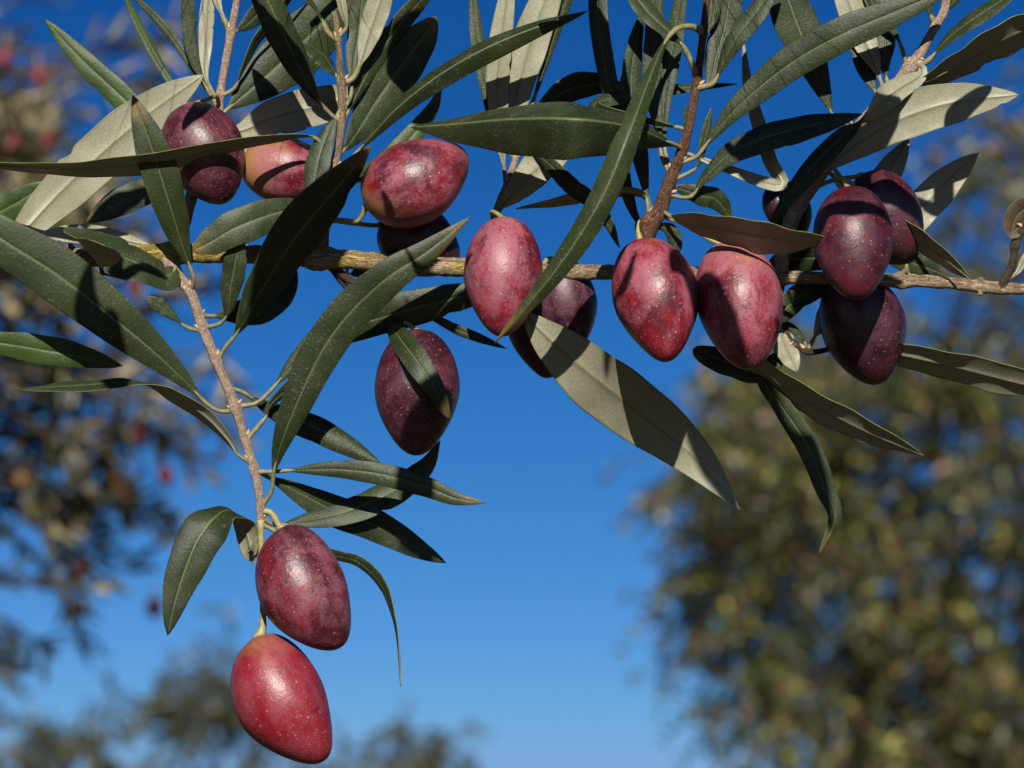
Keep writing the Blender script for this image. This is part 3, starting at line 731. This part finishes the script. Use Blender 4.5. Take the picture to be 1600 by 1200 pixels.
# ------------------------------------------------------------------ olives
def make_olive(cx, cy, L, W, ang, z, tilt, label, red, green, bloom, dark, stalk, twig, bend=0, point=0.25, sr=4.2, seed=1, blunt=2.15):
    """ang: direction stalk end -> tip in the picture, degrees clockwise from right; tilt: degrees the tip leans to the viewer"""
    S = scale_at(z)
    a = math.radians(ang)
    plane = RIGHT * math.cos(a) - UP * math.sin(a)
    ax = (plane * math.cos(math.radians(tilt)) - FWD * math.sin(math.radians(tilt))).normalized()
    c = P(cx, cy, z)
    stem = c - ax * (L / 2 * S)
    side = ax.cross(FWD).normalized()                 # in the picture plane
    dep = ax.cross(side).normalized()
    nt_, ns = 40, 48
    V = []
    rnd = random.Random(seed)
    ph = [rnd.uniform(0, 6.28) for _ in range(4)]
    for i in range(nt_ + 1):
        th = math.pi * i / nt_
        t = (1 - math.cos(th)) / 2
        r = math.sin(th) ** (2 / blunt)
        r *= 1 + 0.07 * math.cos(th) * (1 if t > .5 else .6)
        tip = max(0.0, (t - 0.48) / 0.52)
        r *= 1 - point * tip ** 1.6 * (1 - 0.55 * tip ** 6)
        if t < 0.03: r *= 0.9
        tt = t * L * S
        off = bend * 4 * t * (1 - t) * S
        if t > .97: tt += 1.5 * S * (t - .97) / .03
        for j in range(ns):
            p = 2 * math.pi * j / ns
            rr = r * W / 2 * S * (1 + 0.018 * math.sin(p + ph[0] + 2 * t) + 0.012 * math.sin(2 * p + ph[1] + 4 * t) + 0.006 * math.sin(3 * p + ph[2] + 9 * t))
            V.append((rr * math.cos(p) + off, rr * math.sin(p), -tt))
    F = []
    for i in range(nt_):
        for j in range(ns):
            F.append((i * ns + j, (i + 1) * ns + j, (i + 1) * ns + (j + 1) % ns, i * ns + (j + 1) % ns))
    me = bpy.data.meshes.new('olive')
    me.from_pydata(V, [], F)
    me.polygons.foreach_set('use_smooth', np.ones(len(F), dtype=bool))
    me.materials.append(olive_mat(seed, red, green, bloom, dark))
    o = bpy.data.objects.new('olive', me)
    col.objects.link(o)
    m = Matrix((side, -dep, -ax)).transposed()
    if m.determinant() < 0: m = Matrix((side, dep, -ax)).transposed()
    o.matrix_world = Matrix.Translation(stem) @ m.to_4x4()
    tag(o, label, 'olive', 'ripening olives hanging on the branch')
    # stalk: from the twig into the dimple at the top of the fruit
    near, dist, _ = nearest(twig, *stalk[0])
    q = [tuple(near[:3])]
    zst = z + (L / 2) * math.sin(math.radians(-tilt))
    n = len(stalk)
    for k, (x, y) in enumerate(stalk[1:], 1):
        f = k / n
        q.append((x, y, near[2] * (1 - f) + zst * f))
    e = stem + ax * (3 * S)
    wp = [np.array(P(*p)) for p in q] + [np.array(e)]
    cpts, _ = catmull(wp, 16)
    rad = np.array([sr * S * (1 + (0, .1, .55, .7)[max(0, k - 12)] + (0.3 if k == 0 else 0)) for k in range(16)])
    V2, F2, U2 = tube_geo(cpts, rad, 10)
    inv = o.matrix_world.inverted()
    me2 = bpy.data.meshes.new('stalk')
    me2.from_pydata([tuple(inv @ Vector(v)) for v in V2], [], F2)
    me2.polygons.foreach_set('use_smooth', np.ones(len(F2), dtype=bool))
    me2.materials.append(M_STALK)
    s = bpy.data.objects.new('stalk', me2)
    col.objects.link(s)
    s.parent = o
    return o

OL = [
 (319,240,168,126, 66,-20,  8,'purple red olive at the upper left, crossed by a long thin leaf',.40,.0,.50,.40,[(344,165),(338,150),(325,155)],'T2',0,.22),
 (450,268,150,104, 12,-72,  0,'yellow and pink olive half hidden behind the upright shoot on the left',.75,.95,.9,.0,[(342,190),(368,206),(385,225)],'T2',0,.2),
 (649,281,178,134,-27, 10,  5,'large pink olive lying nearly on its side under the broad dark leaf tip',.70,.75,.95,.0,[(509,342),(540,344),(560,345)],'T3',-4,.26),
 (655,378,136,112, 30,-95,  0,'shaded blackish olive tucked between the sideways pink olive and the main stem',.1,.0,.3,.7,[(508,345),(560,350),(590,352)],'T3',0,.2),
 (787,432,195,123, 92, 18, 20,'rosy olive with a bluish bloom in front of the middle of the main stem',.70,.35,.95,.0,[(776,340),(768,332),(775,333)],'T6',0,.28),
 (884,475,146, 98, 80,-85,  5,'dark purple olive behind the long curved leaf, sunlit only on its lower half',.1,.0,.9,.72,[(848,424),(855,405)],'main',0,.2),  # dark skin stands in for a cast shadow on this olive
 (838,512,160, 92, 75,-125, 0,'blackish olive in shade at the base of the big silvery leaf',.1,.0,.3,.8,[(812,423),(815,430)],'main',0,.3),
 (1022,469,208,134,78, 14, 24,'crimson olive hanging directly under the reddish shoot, pale speckled',.80,.5,.85,.0,[(1008,358),(998,348),(997,360)],'T4',4,.34),
 (1153,477,212,136,80, 14, 22,'pink olive with a green shoulder under the purplish brown leaf',.70,.75,.95,.0,[(1030,335),(1075,352),(1105,372)],'T4',5,.18),
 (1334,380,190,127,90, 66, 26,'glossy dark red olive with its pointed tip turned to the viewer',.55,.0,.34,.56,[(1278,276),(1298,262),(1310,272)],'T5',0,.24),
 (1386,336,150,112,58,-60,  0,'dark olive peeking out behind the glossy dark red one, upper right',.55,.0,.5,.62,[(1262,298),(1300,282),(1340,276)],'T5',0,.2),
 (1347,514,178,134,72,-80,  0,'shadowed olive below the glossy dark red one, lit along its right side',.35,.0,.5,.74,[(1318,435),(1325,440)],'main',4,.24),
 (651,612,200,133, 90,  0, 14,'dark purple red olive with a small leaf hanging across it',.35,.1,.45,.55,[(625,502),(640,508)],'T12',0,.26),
 (484,918,212,138, 63, 15, 16,'dark crimson olive with greyish bloom, upper of the two ending the hanging shoot',.52,.0,.75,.25,[(408,797),(424,802),(434,818)],'T1',-13,.22),
 (451,1092,222,142,60, 22, 14,'bright red olive with yellowish freckles on its left side, lowest of all',1.0,.55,.32,.0,[(408,815),(408,850),(411,900),(411,950),(410,985)],'T1',-14,.27),
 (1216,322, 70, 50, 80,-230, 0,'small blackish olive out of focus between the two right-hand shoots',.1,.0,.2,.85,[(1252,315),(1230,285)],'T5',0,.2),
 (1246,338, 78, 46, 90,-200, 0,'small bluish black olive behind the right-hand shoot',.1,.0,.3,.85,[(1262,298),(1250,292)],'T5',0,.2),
]
for i, (cx, cy, L, W, ang, z, tilt, lab, red, green, bloom, dark, stalk, tw, bend, point) in enumerate(OL):
    make_olive(cx, cy, L, W, ang, z, tilt, lab, red, green, bloom, dark, stalk, tw, bend, point, seed=i + 1, sr=5.2 if i in (13, 14, 7) else 3.6)

# ------------------------------------------------------------------ background trees
def leaf_shape(n=1):
    """thin bent lens, unit length along +X, unit width along Y"""
    xs = [0, .12, .35, .65, .88, 1]; ws = [.04, .45, 1, .9, .4, .02]
    V, F = [], []
    for x, w in zip(xs, ws):
        z = -0.10 * (x - .5) ** 2 * 4 * 0.35
        V += [(x, -w / 2, z - .05 * w), (x, 0, z), (x, w / 2, z - .05 * w)]
    for i in range(5):
        a = 3 * i
        F += [(a, a + 3, a + 4, a + 1), (a + 1, a + 4, a + 5, a + 2)]
    return np.array(V), F
LV, LF = leaf_shape()
LVs = np.array([(0, 0, 0), (.4, -.5, -.05), (.45, .5, -.05), (1, 0, -.12)]); LFs = [(0, 1, 2), (2, 1, 3)]

def bg_leaf_mat(name, cols, under, rough=0.5):
    nt = NT(name)
    ge = nt.n('ShaderNodeNewGeometry')
    r = ge.outputs['Random Per Island']
    oi = nt.n('ShaderNodeObjectInfo').outputs['Random']
    f = nt.math('FRACT', nt.math('ADD', r, nt.math('MULTIPLY', oi, 7.0)))
    cr = nt.n('ShaderNodeValToRGB'); cr.color_ramp.interpolation = 'LINEAR'
    el = cr.color_ramp.elements
    el[0].position = 0; el[0].color = (*cols[0], 1)
    el[1].position = 1; el[1].color = (*cols[-1], 1)
    for k, c in enumerate(cols[1:-1], 1):
        e = el.new(k / (len(cols) - 1)); e.color = (*c, 1)
    nt.l(f, cr.inputs[0])
    c = nt.mix(nt.math('MULTIPLY', ge.outputs['Backfacing'], 1.0), cr.outputs[0], under)
    return nt.bsdf(c, rough, 0.4, translucent=0.12, tcol=(0.14, 0.18, 0.03))

M_BGL = bg_leaf_mat('left_tree_leaf', [(0.04, 0.045, 0.014), (0.09, 0.09, 0.03), (0.20, 0.17, 0.08), (0.06, 0.06, 0.02)], (0.36, 0.30, 0.18))
M_BGR = bg_leaf_mat('right_tree_leaf', [(0.022, 0.032, 0.008), (0.035, 0.045, 0.010), (0.05, 0.055, 0.012), (0.06, 0.065, 0.012), (0.42, 0.40, 0.09), (0.06, 0.06, 0.015), (0.03, 0.04, 0.010), (0.26, 0.13, 0.07), (0.04, 0.05, 0.012)], (0.10, 0.105, 0.035))  # most leaves dark, a few coloured bright in place of glossy reflections
M_BGF = bg_leaf_mat('far_tree_leaf', [(0.03, 0.035, 0.012), (0.08, 0.075, 0.025), (0.04, 0.045, 0.015)], (0.11, 0.10, 0.05))
M_TRUNK = plain_noise_mat('olive_trunk_bark', (0.05, 0.04, 0.03), (0.12, 0.10, 0.075), 12, 0.85, 0.2, 0.8, 0.01, (1, 1, .3))
M_FRUIT = plain_noise_mat('distant_olive_skin', (0.13, 0.014, 0.025), (0.24, 0.03, 0.04), 60, 0.45)
M_FRUITP = plain_noise_mat('distant_unripe_olive_skin', (0.24, 0.11, 0.05), (0.32, 0.17, 0.08), 60, 0.5)
M_FRUITD = plain_noise_mat('distant_dark_olive_skin', (0.02, 0.01, 0.02), (0.04, 0.015, 0.03), 60, 0.35)

def shoots(rng, starts, dirs, length, nleaf, ll, lw, droop=0.25):
    """leaf frames (pos, x-axis, normal, length, width) for shoots starting at each point"""
    fr, paths = [], []
    for s, d in zip(starts, dirs):
        d = d / np.linalg.norm(d)
        Ls = length * rng.uniform(.6, 1.2)
        p = s.copy()
        n = max(3, int(nleaf * rng.uniform(.7, 1.2)))
        side = np.cross(d, rng.normal(size=3)); side /= np.linalg.norm(side)
        path = [p.copy()]
        for k in range(n):
            d = d + np.array([0, 0, -droop / n]) + rng.normal(size=3) * 0.06
            d /= np.linalg.norm(d)
            p = p + d * Ls / n
            path.append(p.copy())
            side = np.cross(d, np.cross(side, d)); side /= np.linalg.norm(side)
            other = np.cross(d, side)
            sdir = other if k % 2 else side
            for sg in (1, -1):
                if rng.uniform() < .12: continue
                x = d * rng.uniform(.5, 1.0) + sdir * sg * rng.uniform(.5, .9) + rng.normal(size=3) * .15
                x /= np.linalg.norm(x)
                nn = np.cross(x, np.cross(rng.normal(size=3) * .9 + np.array([0, -.2, .8]), x)); nn /= np.linalg.norm(nn)
                fr.append((p.copy(), x, nn, ll * rng.uniform(.7, 1.15) * (1 - .3 * (k / n)), lw * rng.uniform(.8, 1.2)))
        paths.append(np.array(path))
    return fr, paths

def leaves_mesh(name, frames, mat, parent, V0, F0, kind='stuff', label=None):
    n = len(frames)
    pos = np.array([f[0] for f in frames]); X = np.array([f[1] for f in frames]); N = np.array([f[2] for f in frames])
    Y = np.cross(N, X)
    ll = np.array([f[3] for f in frames])[:, None, None]; lw = np.array([f[4] for f in frames])[:, None, None]
    v = pos[:, None, :] + V0[None, :, 0:1] * ll * X[:, None, :] + V0[None, :, 1:2] * lw * Y[:, None, :] + V0[None, :, 2:3] * ll * N[:, None, :]
    v = v.reshape(-1, 3) - np.array(ORIG[parent.name])
    nv = len(V0)
    me = bpy.data.meshes.new(name)
    k = len(F0[0])
    F = (np.array(F0)[None] + (np.arange(n) * nv)[:, None, None]).reshape(-1, k)
    me.vertices.add(len(v)); me.vertices.foreach_set('co', v.ravel())
    me.loops.add(F.size); me.loops.foreach_set('vertex_index', F.ravel().astype(np.int32))
    me.polygons.add(len(F)); me.polygons.foreach_set('loop_start', (np.arange(len(F)) * k).astype(np.int32))
    me.polygons.foreach_set('loop_total', np.full(len(F), k, dtype=np.int32))
    me.materials.append(mat)
    me.update(calc_edges=True)
    me.validate()
    o = bpy.data.objects.new(name, me)
    col.objects.link(o); ORIG[o.name] = ORIG[parent.name]
    o.parent = parent
    if kind: o['kind'] = kind
    if label: o['label'] = label
    return o

def join_tubes(name, tubes, mat, parent, seg=6, kind=None):
    V, F, U = [], [], []
    for pts, rad in tubes:
        v, f, u = tube_geo(np.array(pts, dtype=float), np.array(rad, dtype=float), seg, True)
        o = len(V); V += v; U += u; F += [tuple(o + k for k in q) for q in f]
    o = mesh_obj(name, V, F, [mat], parent, ORIG[parent.name], uvs=U)
    if kind: o['kind'] = kind
    return o

def limb(a, b, r0, r1, rng, n=9, wob=0.05):
    a, b = np.array(a, float), np.array(b, float)
    L = np.linalg.norm(b - a)
    pts = [a + (b - a) * t + (rng.normal(size=3) * wob * L * math.sin(math.pi * t) if 0 < t < 1 else 0) for t in np.linspace(0, 1, 5)]
    c, _ = catmull(pts, n)
    return c, np.linspace(r0, r1, n)

def px_at(x, y, dist, dz=0.0):
    return np.array(P(x, y, 0, dist + dz))

# left tree, about 3 m away
rng = np.random.default_rng(5)
trunk_x = px_at(-1250, 600, 3.3)[0]
left_base = (trunk_x, 3.3, 0)
ltree = empty('olive_tree', left_base, 'blurred olive tree with reddish fruit filling the left edge behind the branch', 'tree')
clL = [(40,220,120,90,17),(190,120,80,70,4),(70,330,110,80,17),(20,430,90,80,10),(110,540,120,60,8),(230,430,60,60,3),(200,610,90,40,6),(60,640,100,60,9),(150,690,80,40,7),
       (60,740,90,40,6),(150,800,50,30,5),(120,850,40,25,2),(220,900,50,20,3),(10,880,40,20,1),(10,950,40,15,2),(300,560,60,40,2),(-150,300,200,250,70),(-220,700,150,250,50),(-450,500,300,500,120),(-500,-50,300,250,50),(-150,0,150,100,14),(-500,1150,300,200,40)]
starts, dirs = [], []
cL = px_at(-500, 550, 3.1)
for (cx, cy, rx, ry, n) in clL:
    for _ in range(n):
        s = px_at(cx + rng.normal() * rx * .55 - 40, cy + rng.normal() * ry * .55, 3.0, rng.normal() * .16)
        starts.append(s)
        d = (s - cL); d /= np.linalg.norm(d)
        dirs.append(d * .6 + rng.normal(size=3) * .55 + np.array([.1, 0, -.1]))
fr, paths = shoots(rng, starts, dirs, 0.10, 9, 0.046, 0.0085)
vis, rest = [], []
for f in fr:
    x, y, d = in_view_px(f[0] + f[1] * f[3] * .5)
    (vis if 0 < x < 420 and 0 < y < 1200 else rest).append((d, f))
vis.sort(key=lambda t: t[0])
rest = [f for _, f in vis[300:]] + [f for _, f in rest]
vis = [f for _, f in vis[:300]]
lme = bpy.data.meshes.new('leaf')
lme.from_pydata(LV.tolist(), [], LF); lme.materials.append(M_BGL)
for (p, x, n, ll, lw) in vis:
    o = bpy.data.objects.new('leaf', lme)
    col.objects.link(o); o.parent = ltree
    y = np.cross(n, x)
    m = Matrix(((x[0] * ll, y[0] * lw, n[0] * ll, p[0] - left_base[0]), (x[1] * ll, y[1] * lw, n[1] * ll, p[1] - left_base[1]), (x[2] * ll, y[2] * lw, n[2] * ll, p[2] - left_base[2]), (0, 0, 0, 1)))
    o.matrix_local = m
leaves_mesh('foliage', rest, M_BGL, ltree, LV, LF)
top = np.array(left_base) + np.array([0.05, 0, 1.35])
tub = [limb(left_base, top, .16, .10, rng, 14, .03)]
join_tubes('trunk', tub, M_TRUNK, ltree, 14)
limbs = []
hid = [q for q in starts if in_view_px(q)[0] < -120]
for _ in range(11):
    s = hid[rng.integers(len(hid))]
    limbs.append(limb(top + rng.normal(size=3) * .03, s, .045, .006, rng, 14, .06))
join_tubes('limb', limbs, M_TRUNK, ltree, 8)
twl = []
lp = np.concatenate([l[0][4:] for l in limbs])
for s, pa in zip(starts, paths):
    k = np.argmin(np.linalg.norm(lp - s, axis=1))
    c = np.concatenate([lp[k][None], (lp[k] * .4 + s * .6)[None] + rng.normal(size=3) * .01, pa[::3]])
    twl.append((c, np.linspace(.0035, .0009, len(c))))
join_tubes('twigs', twl, M_TRUNK, ltree, 4, 'stuff')

def small_olive(p, L, W, mat, lab, grp):
    V, F = [], []
    for i in range(9):
        th = math.pi * i / 8
        for j in range(12):
            a = 2 * math.pi * j / 12
            V.append((math.sin(th) * W / 2 * math.cos(a) * (1 - .12 * (1 - math.cos(th)) / 2), math.sin(th) * W / 2 * math.sin(a), (math.cos(th) - 1) * L / 2))
    for i in range(8):
        for j in range(12): F.append((i * 12 + j, (i + 1) * 12 + j, (i + 1) * 12 + (j + 1) % 12, i * 12 + (j + 1) % 12))
    o = mesh_obj('olive', V, F, [mat])
    o.location = p
    o.rotation_euler = (rng.normal() * .3, rng.normal() * .3, 0)
    tag(o, lab, 'olive', grp)
    # short stalk up to the nearest twig of its tree
    sv, sf, su = tube_geo(np.array([(0, 0, -.001), (.001, 0, .006), (.0, .001, .014)]), np.array([.0011, .0009, .0009]), 6)
    st = mesh_obj('stalk', sv, sf, [M_STALK], o)
    st.location = (0, 0, 0)
    return o
GL = 'blurred olives in the left tree'
for (x, y, m, lab) in [(60,118,M_FRUIT,'blurred red olive in the left tree, uppermost'),(8,90,M_FRUIT,'blurred red olive at the left picture edge near the top'),
        (10,188,M_FRUIT,'blurred red olive at the left picture edge, below the topmost ones'),(24,222,M_FRUIT,'blurred bright red olive just above the long thin leaf, far left'),
        (76,218,M_FRUIT,'blurred dark red olive just above the long thin leaf'),(208,448,M_FRUIT,'blurred red olive in blue sky just below the curled dark leaf'),
        (216,676,M_FRUIT,'blurred crimson olive beside the brown underside of a leaf'),(180,742,M_FRUITP,'blurred orange pink unripe olive at the lower left'),
        (190,765,M_FRUITP,'blurred peach coloured olive touching the orange one'),
        (254,742,M_FRUIT,'blurred red olive right of the orange one, at the end of its shoot'),(122,888,M_FRUIT,'blurred red olive low in the dark lower left clump'),
        (240,946,M_FRUIT,'blurred red olive hanging lowest beside the leaf tip'),(121,948,M_FRUITD,'blurred blackish olive hanging below the dark clump'),
        (100,800,M_FRUITD,'blurred blackish olive inside the dark lower left clump'),(40,745,M_FRUITP,'blurred yellowish unripe olive at the lower left edge')]:
    small_olive(px_at(x, y - 14, 2.85), .021, .0165, m, lab, GL)

# right tree, about 9 m away
def bg_tree(name_label, dist, clumps, center_px, base_px, mat, seed, ll=.058, lw=.019, slen=.22, nl=9, spread=.45, trunk_r=.16, big=False, fork=1.5, tight=.006):
    rg = np.random.default_rng(seed)
    base = px_at(base_px, 600, dist); base[2] = 0
    t = empty('olive_tree', tuple(base), name_label, 'tree')
    c0 = px_at(center_px[0], center_px[1], dist)
    st, di = [], []
    for (cx, cy, rx, ry, n) in clumps:
        for k in range(n):
            if k % 6 == 0: cc = px_at(cx + rg.normal() * rx * .55, cy + rg.normal() * ry * .55, dist, rg.normal() * spread)
            s = cc + rg.normal(size=3) * tight * dist
            st.append(s)
            d = s - c0; d /= max(np.linalg.norm(d), .1)
            di.append(d * .7 + rg.normal(size=3) * .5)
    di = [d * .5 + rg.normal(size=3) * .8 for d in di]
    f, pa = shoots(rg, st, di, slen, nl, ll, lw, .9)
    leaves_mesh('crown', f, mat, t, LVs, LFs)
    tp = np.array([base[0], base[1], fork])
    join_tubes('trunk', [limb(base, tp, trunk_r, trunk_r * .7, rg, 12, .03)], M_TRUNK, t, 12)
    ins = [q for q in st if math.hypot(in_view_px(q)[0] - center_px[0], in_view_px(q)[1] - center_px[1]) < 420] or st
    lim = [limb(tp, ins[rg.integers(len(ins))] + np.array([0, .25, 0]), trunk_r * .28, .012, rg, 12, .06) for _ in range(12)]
    join_tubes('limb', lim, M_TRUNK, t, 7)
    lp = np.concatenate([l[0][3:] for l in lim])
    tw = []
    for s, q in zip(st[::7], pa[::7]):
        k = np.argmin(np.linalg.norm(lp - s, axis=1))
        c = np.concatenate([lp[k][None], ((lp[k] + s) / 2)[None] + rg.normal(size=3) * .02, q[::4]])
        tw.append((c, np.linspace(.006, .0015, len(c))))
    join_tubes('twigs', tw, M_TRUNK, t, 3, 'stuff')
    return t

clR = [(1170,650,60,60,80),(1240,610,70,50,60),(1140,740,40,60,50),(1120,690,25,25,20),(1340,590,90,40,40),(1480,610,90,50,50),(1200,820,60,60,40),(1150,700,40,40,20),(1300,640,80,60,36),(1400,620,90,60,40),(1480,700,100,90,60),(1260,760,90,90,60),(1380,800,130,110,120),(1560,800,110,130,110),
       (1150,860,50,50,42),(1120,890,30,40,18),(1100,945,24,26,16),(1068,965,12,12,6),(1170,960,60,50,50),(1280,900,90,80,60),(1400,960,120,110,120),(1540,1000,120,130,130),(1160,1060,35,50,30),(1230,1060,60,60,30),
       (1320,1090,90,80,70),(1205,1150,35,50,30),(1290,1180,80,70,50),(1430,1150,110,90,110),(1560,1180,120,100,110),
       (1570,560,60,70,26),(1590,430,40,80,12),(1480,430,35,80,10),(1440,560,50,40,14),(1540,300,60,60,10),(1500,220,60,40,8),(1580,200,60,40,12),(1640,300,80,150,50),
       (1720,600,140,160,110),(1750,900,160,200,140),(1900,800,200,300,180),(1500,1400,250,150,160),(1750,1350,220,180,140),(2050,1200,200,250,120)]
bg_tree('large yellowish green olive tree, blurred, filling the lower right background', 9.0, clR, (1650, 950), 1650, M_BGR, 11, fork=1.7)

# far trees along the bottom left
M_GL = 'far olive trees low on the left'
def far(clumps, cen, lab, seed, dist=24):
    t = bg_tree(lab, dist, clumps, cen, cen[0], M_BGF, seed, .085, .05, .30, 9, .5, .22, fork=2.0, tight=.004)
    t['group'] = M_GL
far([(255,1105,26,30,30),(320,1120,45,40,70),(345,1070,18,26,16),(345,1030,8,12,5),(425,1140,34,26,34),(300,1260,160,50,200),(180,1190,25,20,8),(490,1205,40,26,24)], (320,1280), 'far hazy olive tree rising behind the lowest red olive', 21)
far([(95,1172,28,26,34),(40,1240,90,40,90),(150,1120,10,16,5),(150,1170,16,20,12),(-40,1150,60,40,20),(10,1120,14,30,5)], (40,1300), 'far hazy olive tree at the bottom left corner', 22, 22)
far([(650,1185,40,16,20),(700,1175,16,16,6),(600,1200,50,40,30),(690,1230,90,50,90),(560,1150,16,20,5)], (660,1300), 'far hazy olive tree just showing at the bottom edge left of centre', 23, 26)

# the tree this branch belongs to: trunk left of the frame, unseen crown added above and beside to cut sky light
def owner_tree():
    rg = np.random.default_rng(77)
    tp = np.array([-1.45, 1.0, 1.35])
    b0 = np.array(P(-86, 426, -50))
    lim = [limb((-1.5, 1.0, 0), tp, .15, .11, rg, 14, .03)]
    c, _ = catmull([tp, tp + np.array([.35, -.1, .28]), np.array([-.55, .75, 1.80]), b0 + np.array([-.08, .005, .01]), b0], 24)
    lim.append((c, np.linspace(.05, .0022, 24)))
    ends = [np.array(q) for q in ((-.9, .4, 2.45), (-.3, .7, 2.5), (.3, .9, 2.6), (-.7, 1.2, 2.6), (-1.7, .5, 2.5), (.1, .1, 2.5), (.7, .6, 2.55), (-1.9, 1.4, 2.4))]
    lim += [limb(tp, e, .05, .008, rg, 14, .05) for e in ends]
    join_tubes('trunk', lim[:1], M_TRUNK, root, 16)
    join_tubes('bough', lim[1:], M_TRUNK, root, 9)
    st, di = [], []
    while len(st) < 1300:
        p = np.array([rg.uniform(-2.2, 1.3), rg.uniform(-.5, 1.5), rg.uniform(2.38, 2.95)])
        if p[2] < 1.6 + p[1] * .404 + .22 or p[2] < 2.36 + max(0, .2 - p[1]) * .4: continue
        st.append(p); di.append(rg.normal(size=3) + np.array([0, 0, .1]))
    while len(st) < 1700:
        p = np.array([rg.uniform(-2.4, -.75), rg.uniform(.3, 1.9), rg.uniform(1.2, 2.6)])
        if p[0] > -.17 * p[1] - .62: continue
        st.append(p); di.append(rg.normal(size=3))
    f, pa = shoots(rg, st, di, .13, 8, .055, .013, .1)
    def out(q):
        x, y, d = in_view_px(q)
        return not (d > 0 and -350 < x < 1950 and y > -260)
    f = [q for q in f if out(q[0])]
    leaves_mesh('foliage', f, M_BGL, root, LVs, LFs)
    lp = np.concatenate([l[0][4:] for l in lim[2:]])
    tw = []
    for s_, q in zip(st, pa):
        if not all(out(v) for v in q): continue
        k = np.argmin(np.linalg.norm(lp - s_, axis=1))
        c = np.concatenate([lp[k][None], q[::3]])
        tw.append((c, np.linspace(.003, .0009, len(c))))
    join_tubes('twigs', tw, M_TRUNK, root, 3, 'stuff')
owner_tree()

# ------------------------------------------------------------------ ground (below the frame, out to the horizon)
nt = NT('dry_grass_and_soil')
tc = nt.n('ShaderNodeTexCoord').outputs['Object']
f = nt.noise(tc, 0.8, 6, 0.65)
g = nt.noise(tc, 14, 5, 0.7)
c = nt.mix(nt.ramp(f, .4, .6), (0.12, 0.085, 0.05), (0.07, 0.08, 0.03))
c = nt.mix(nt.math('MULTIPLY', g, .5), c, (0.20, 0.16, 0.09))
M_GROUND = nt.bsdf(c, 0.95, 0.1, nt.bump(g, .6, .03))
gv, gf = [], []
NG = 60
ext = [math.copysign(abs(t) ** 3, t) * 2500 for t in np.linspace(-1, 1, NG + 1)]
for yy in ext:
    for xx in ext:
        gv.append((xx, yy, -0.02 + 0.06 * mnoise.noise(Vector((xx * .3, yy * .3, 0))) if abs(xx) < 60 and abs(yy) < 60 else -0.02))
for i in range(NG):
    for j in range(NG):
        a = i * (NG + 1) + j
        gf.append((a, a + 1, a + NG + 2, a + NG + 1))
go = mesh_obj('ground', gv, gf, [M_GROUND])
tag(go, kind='structure')
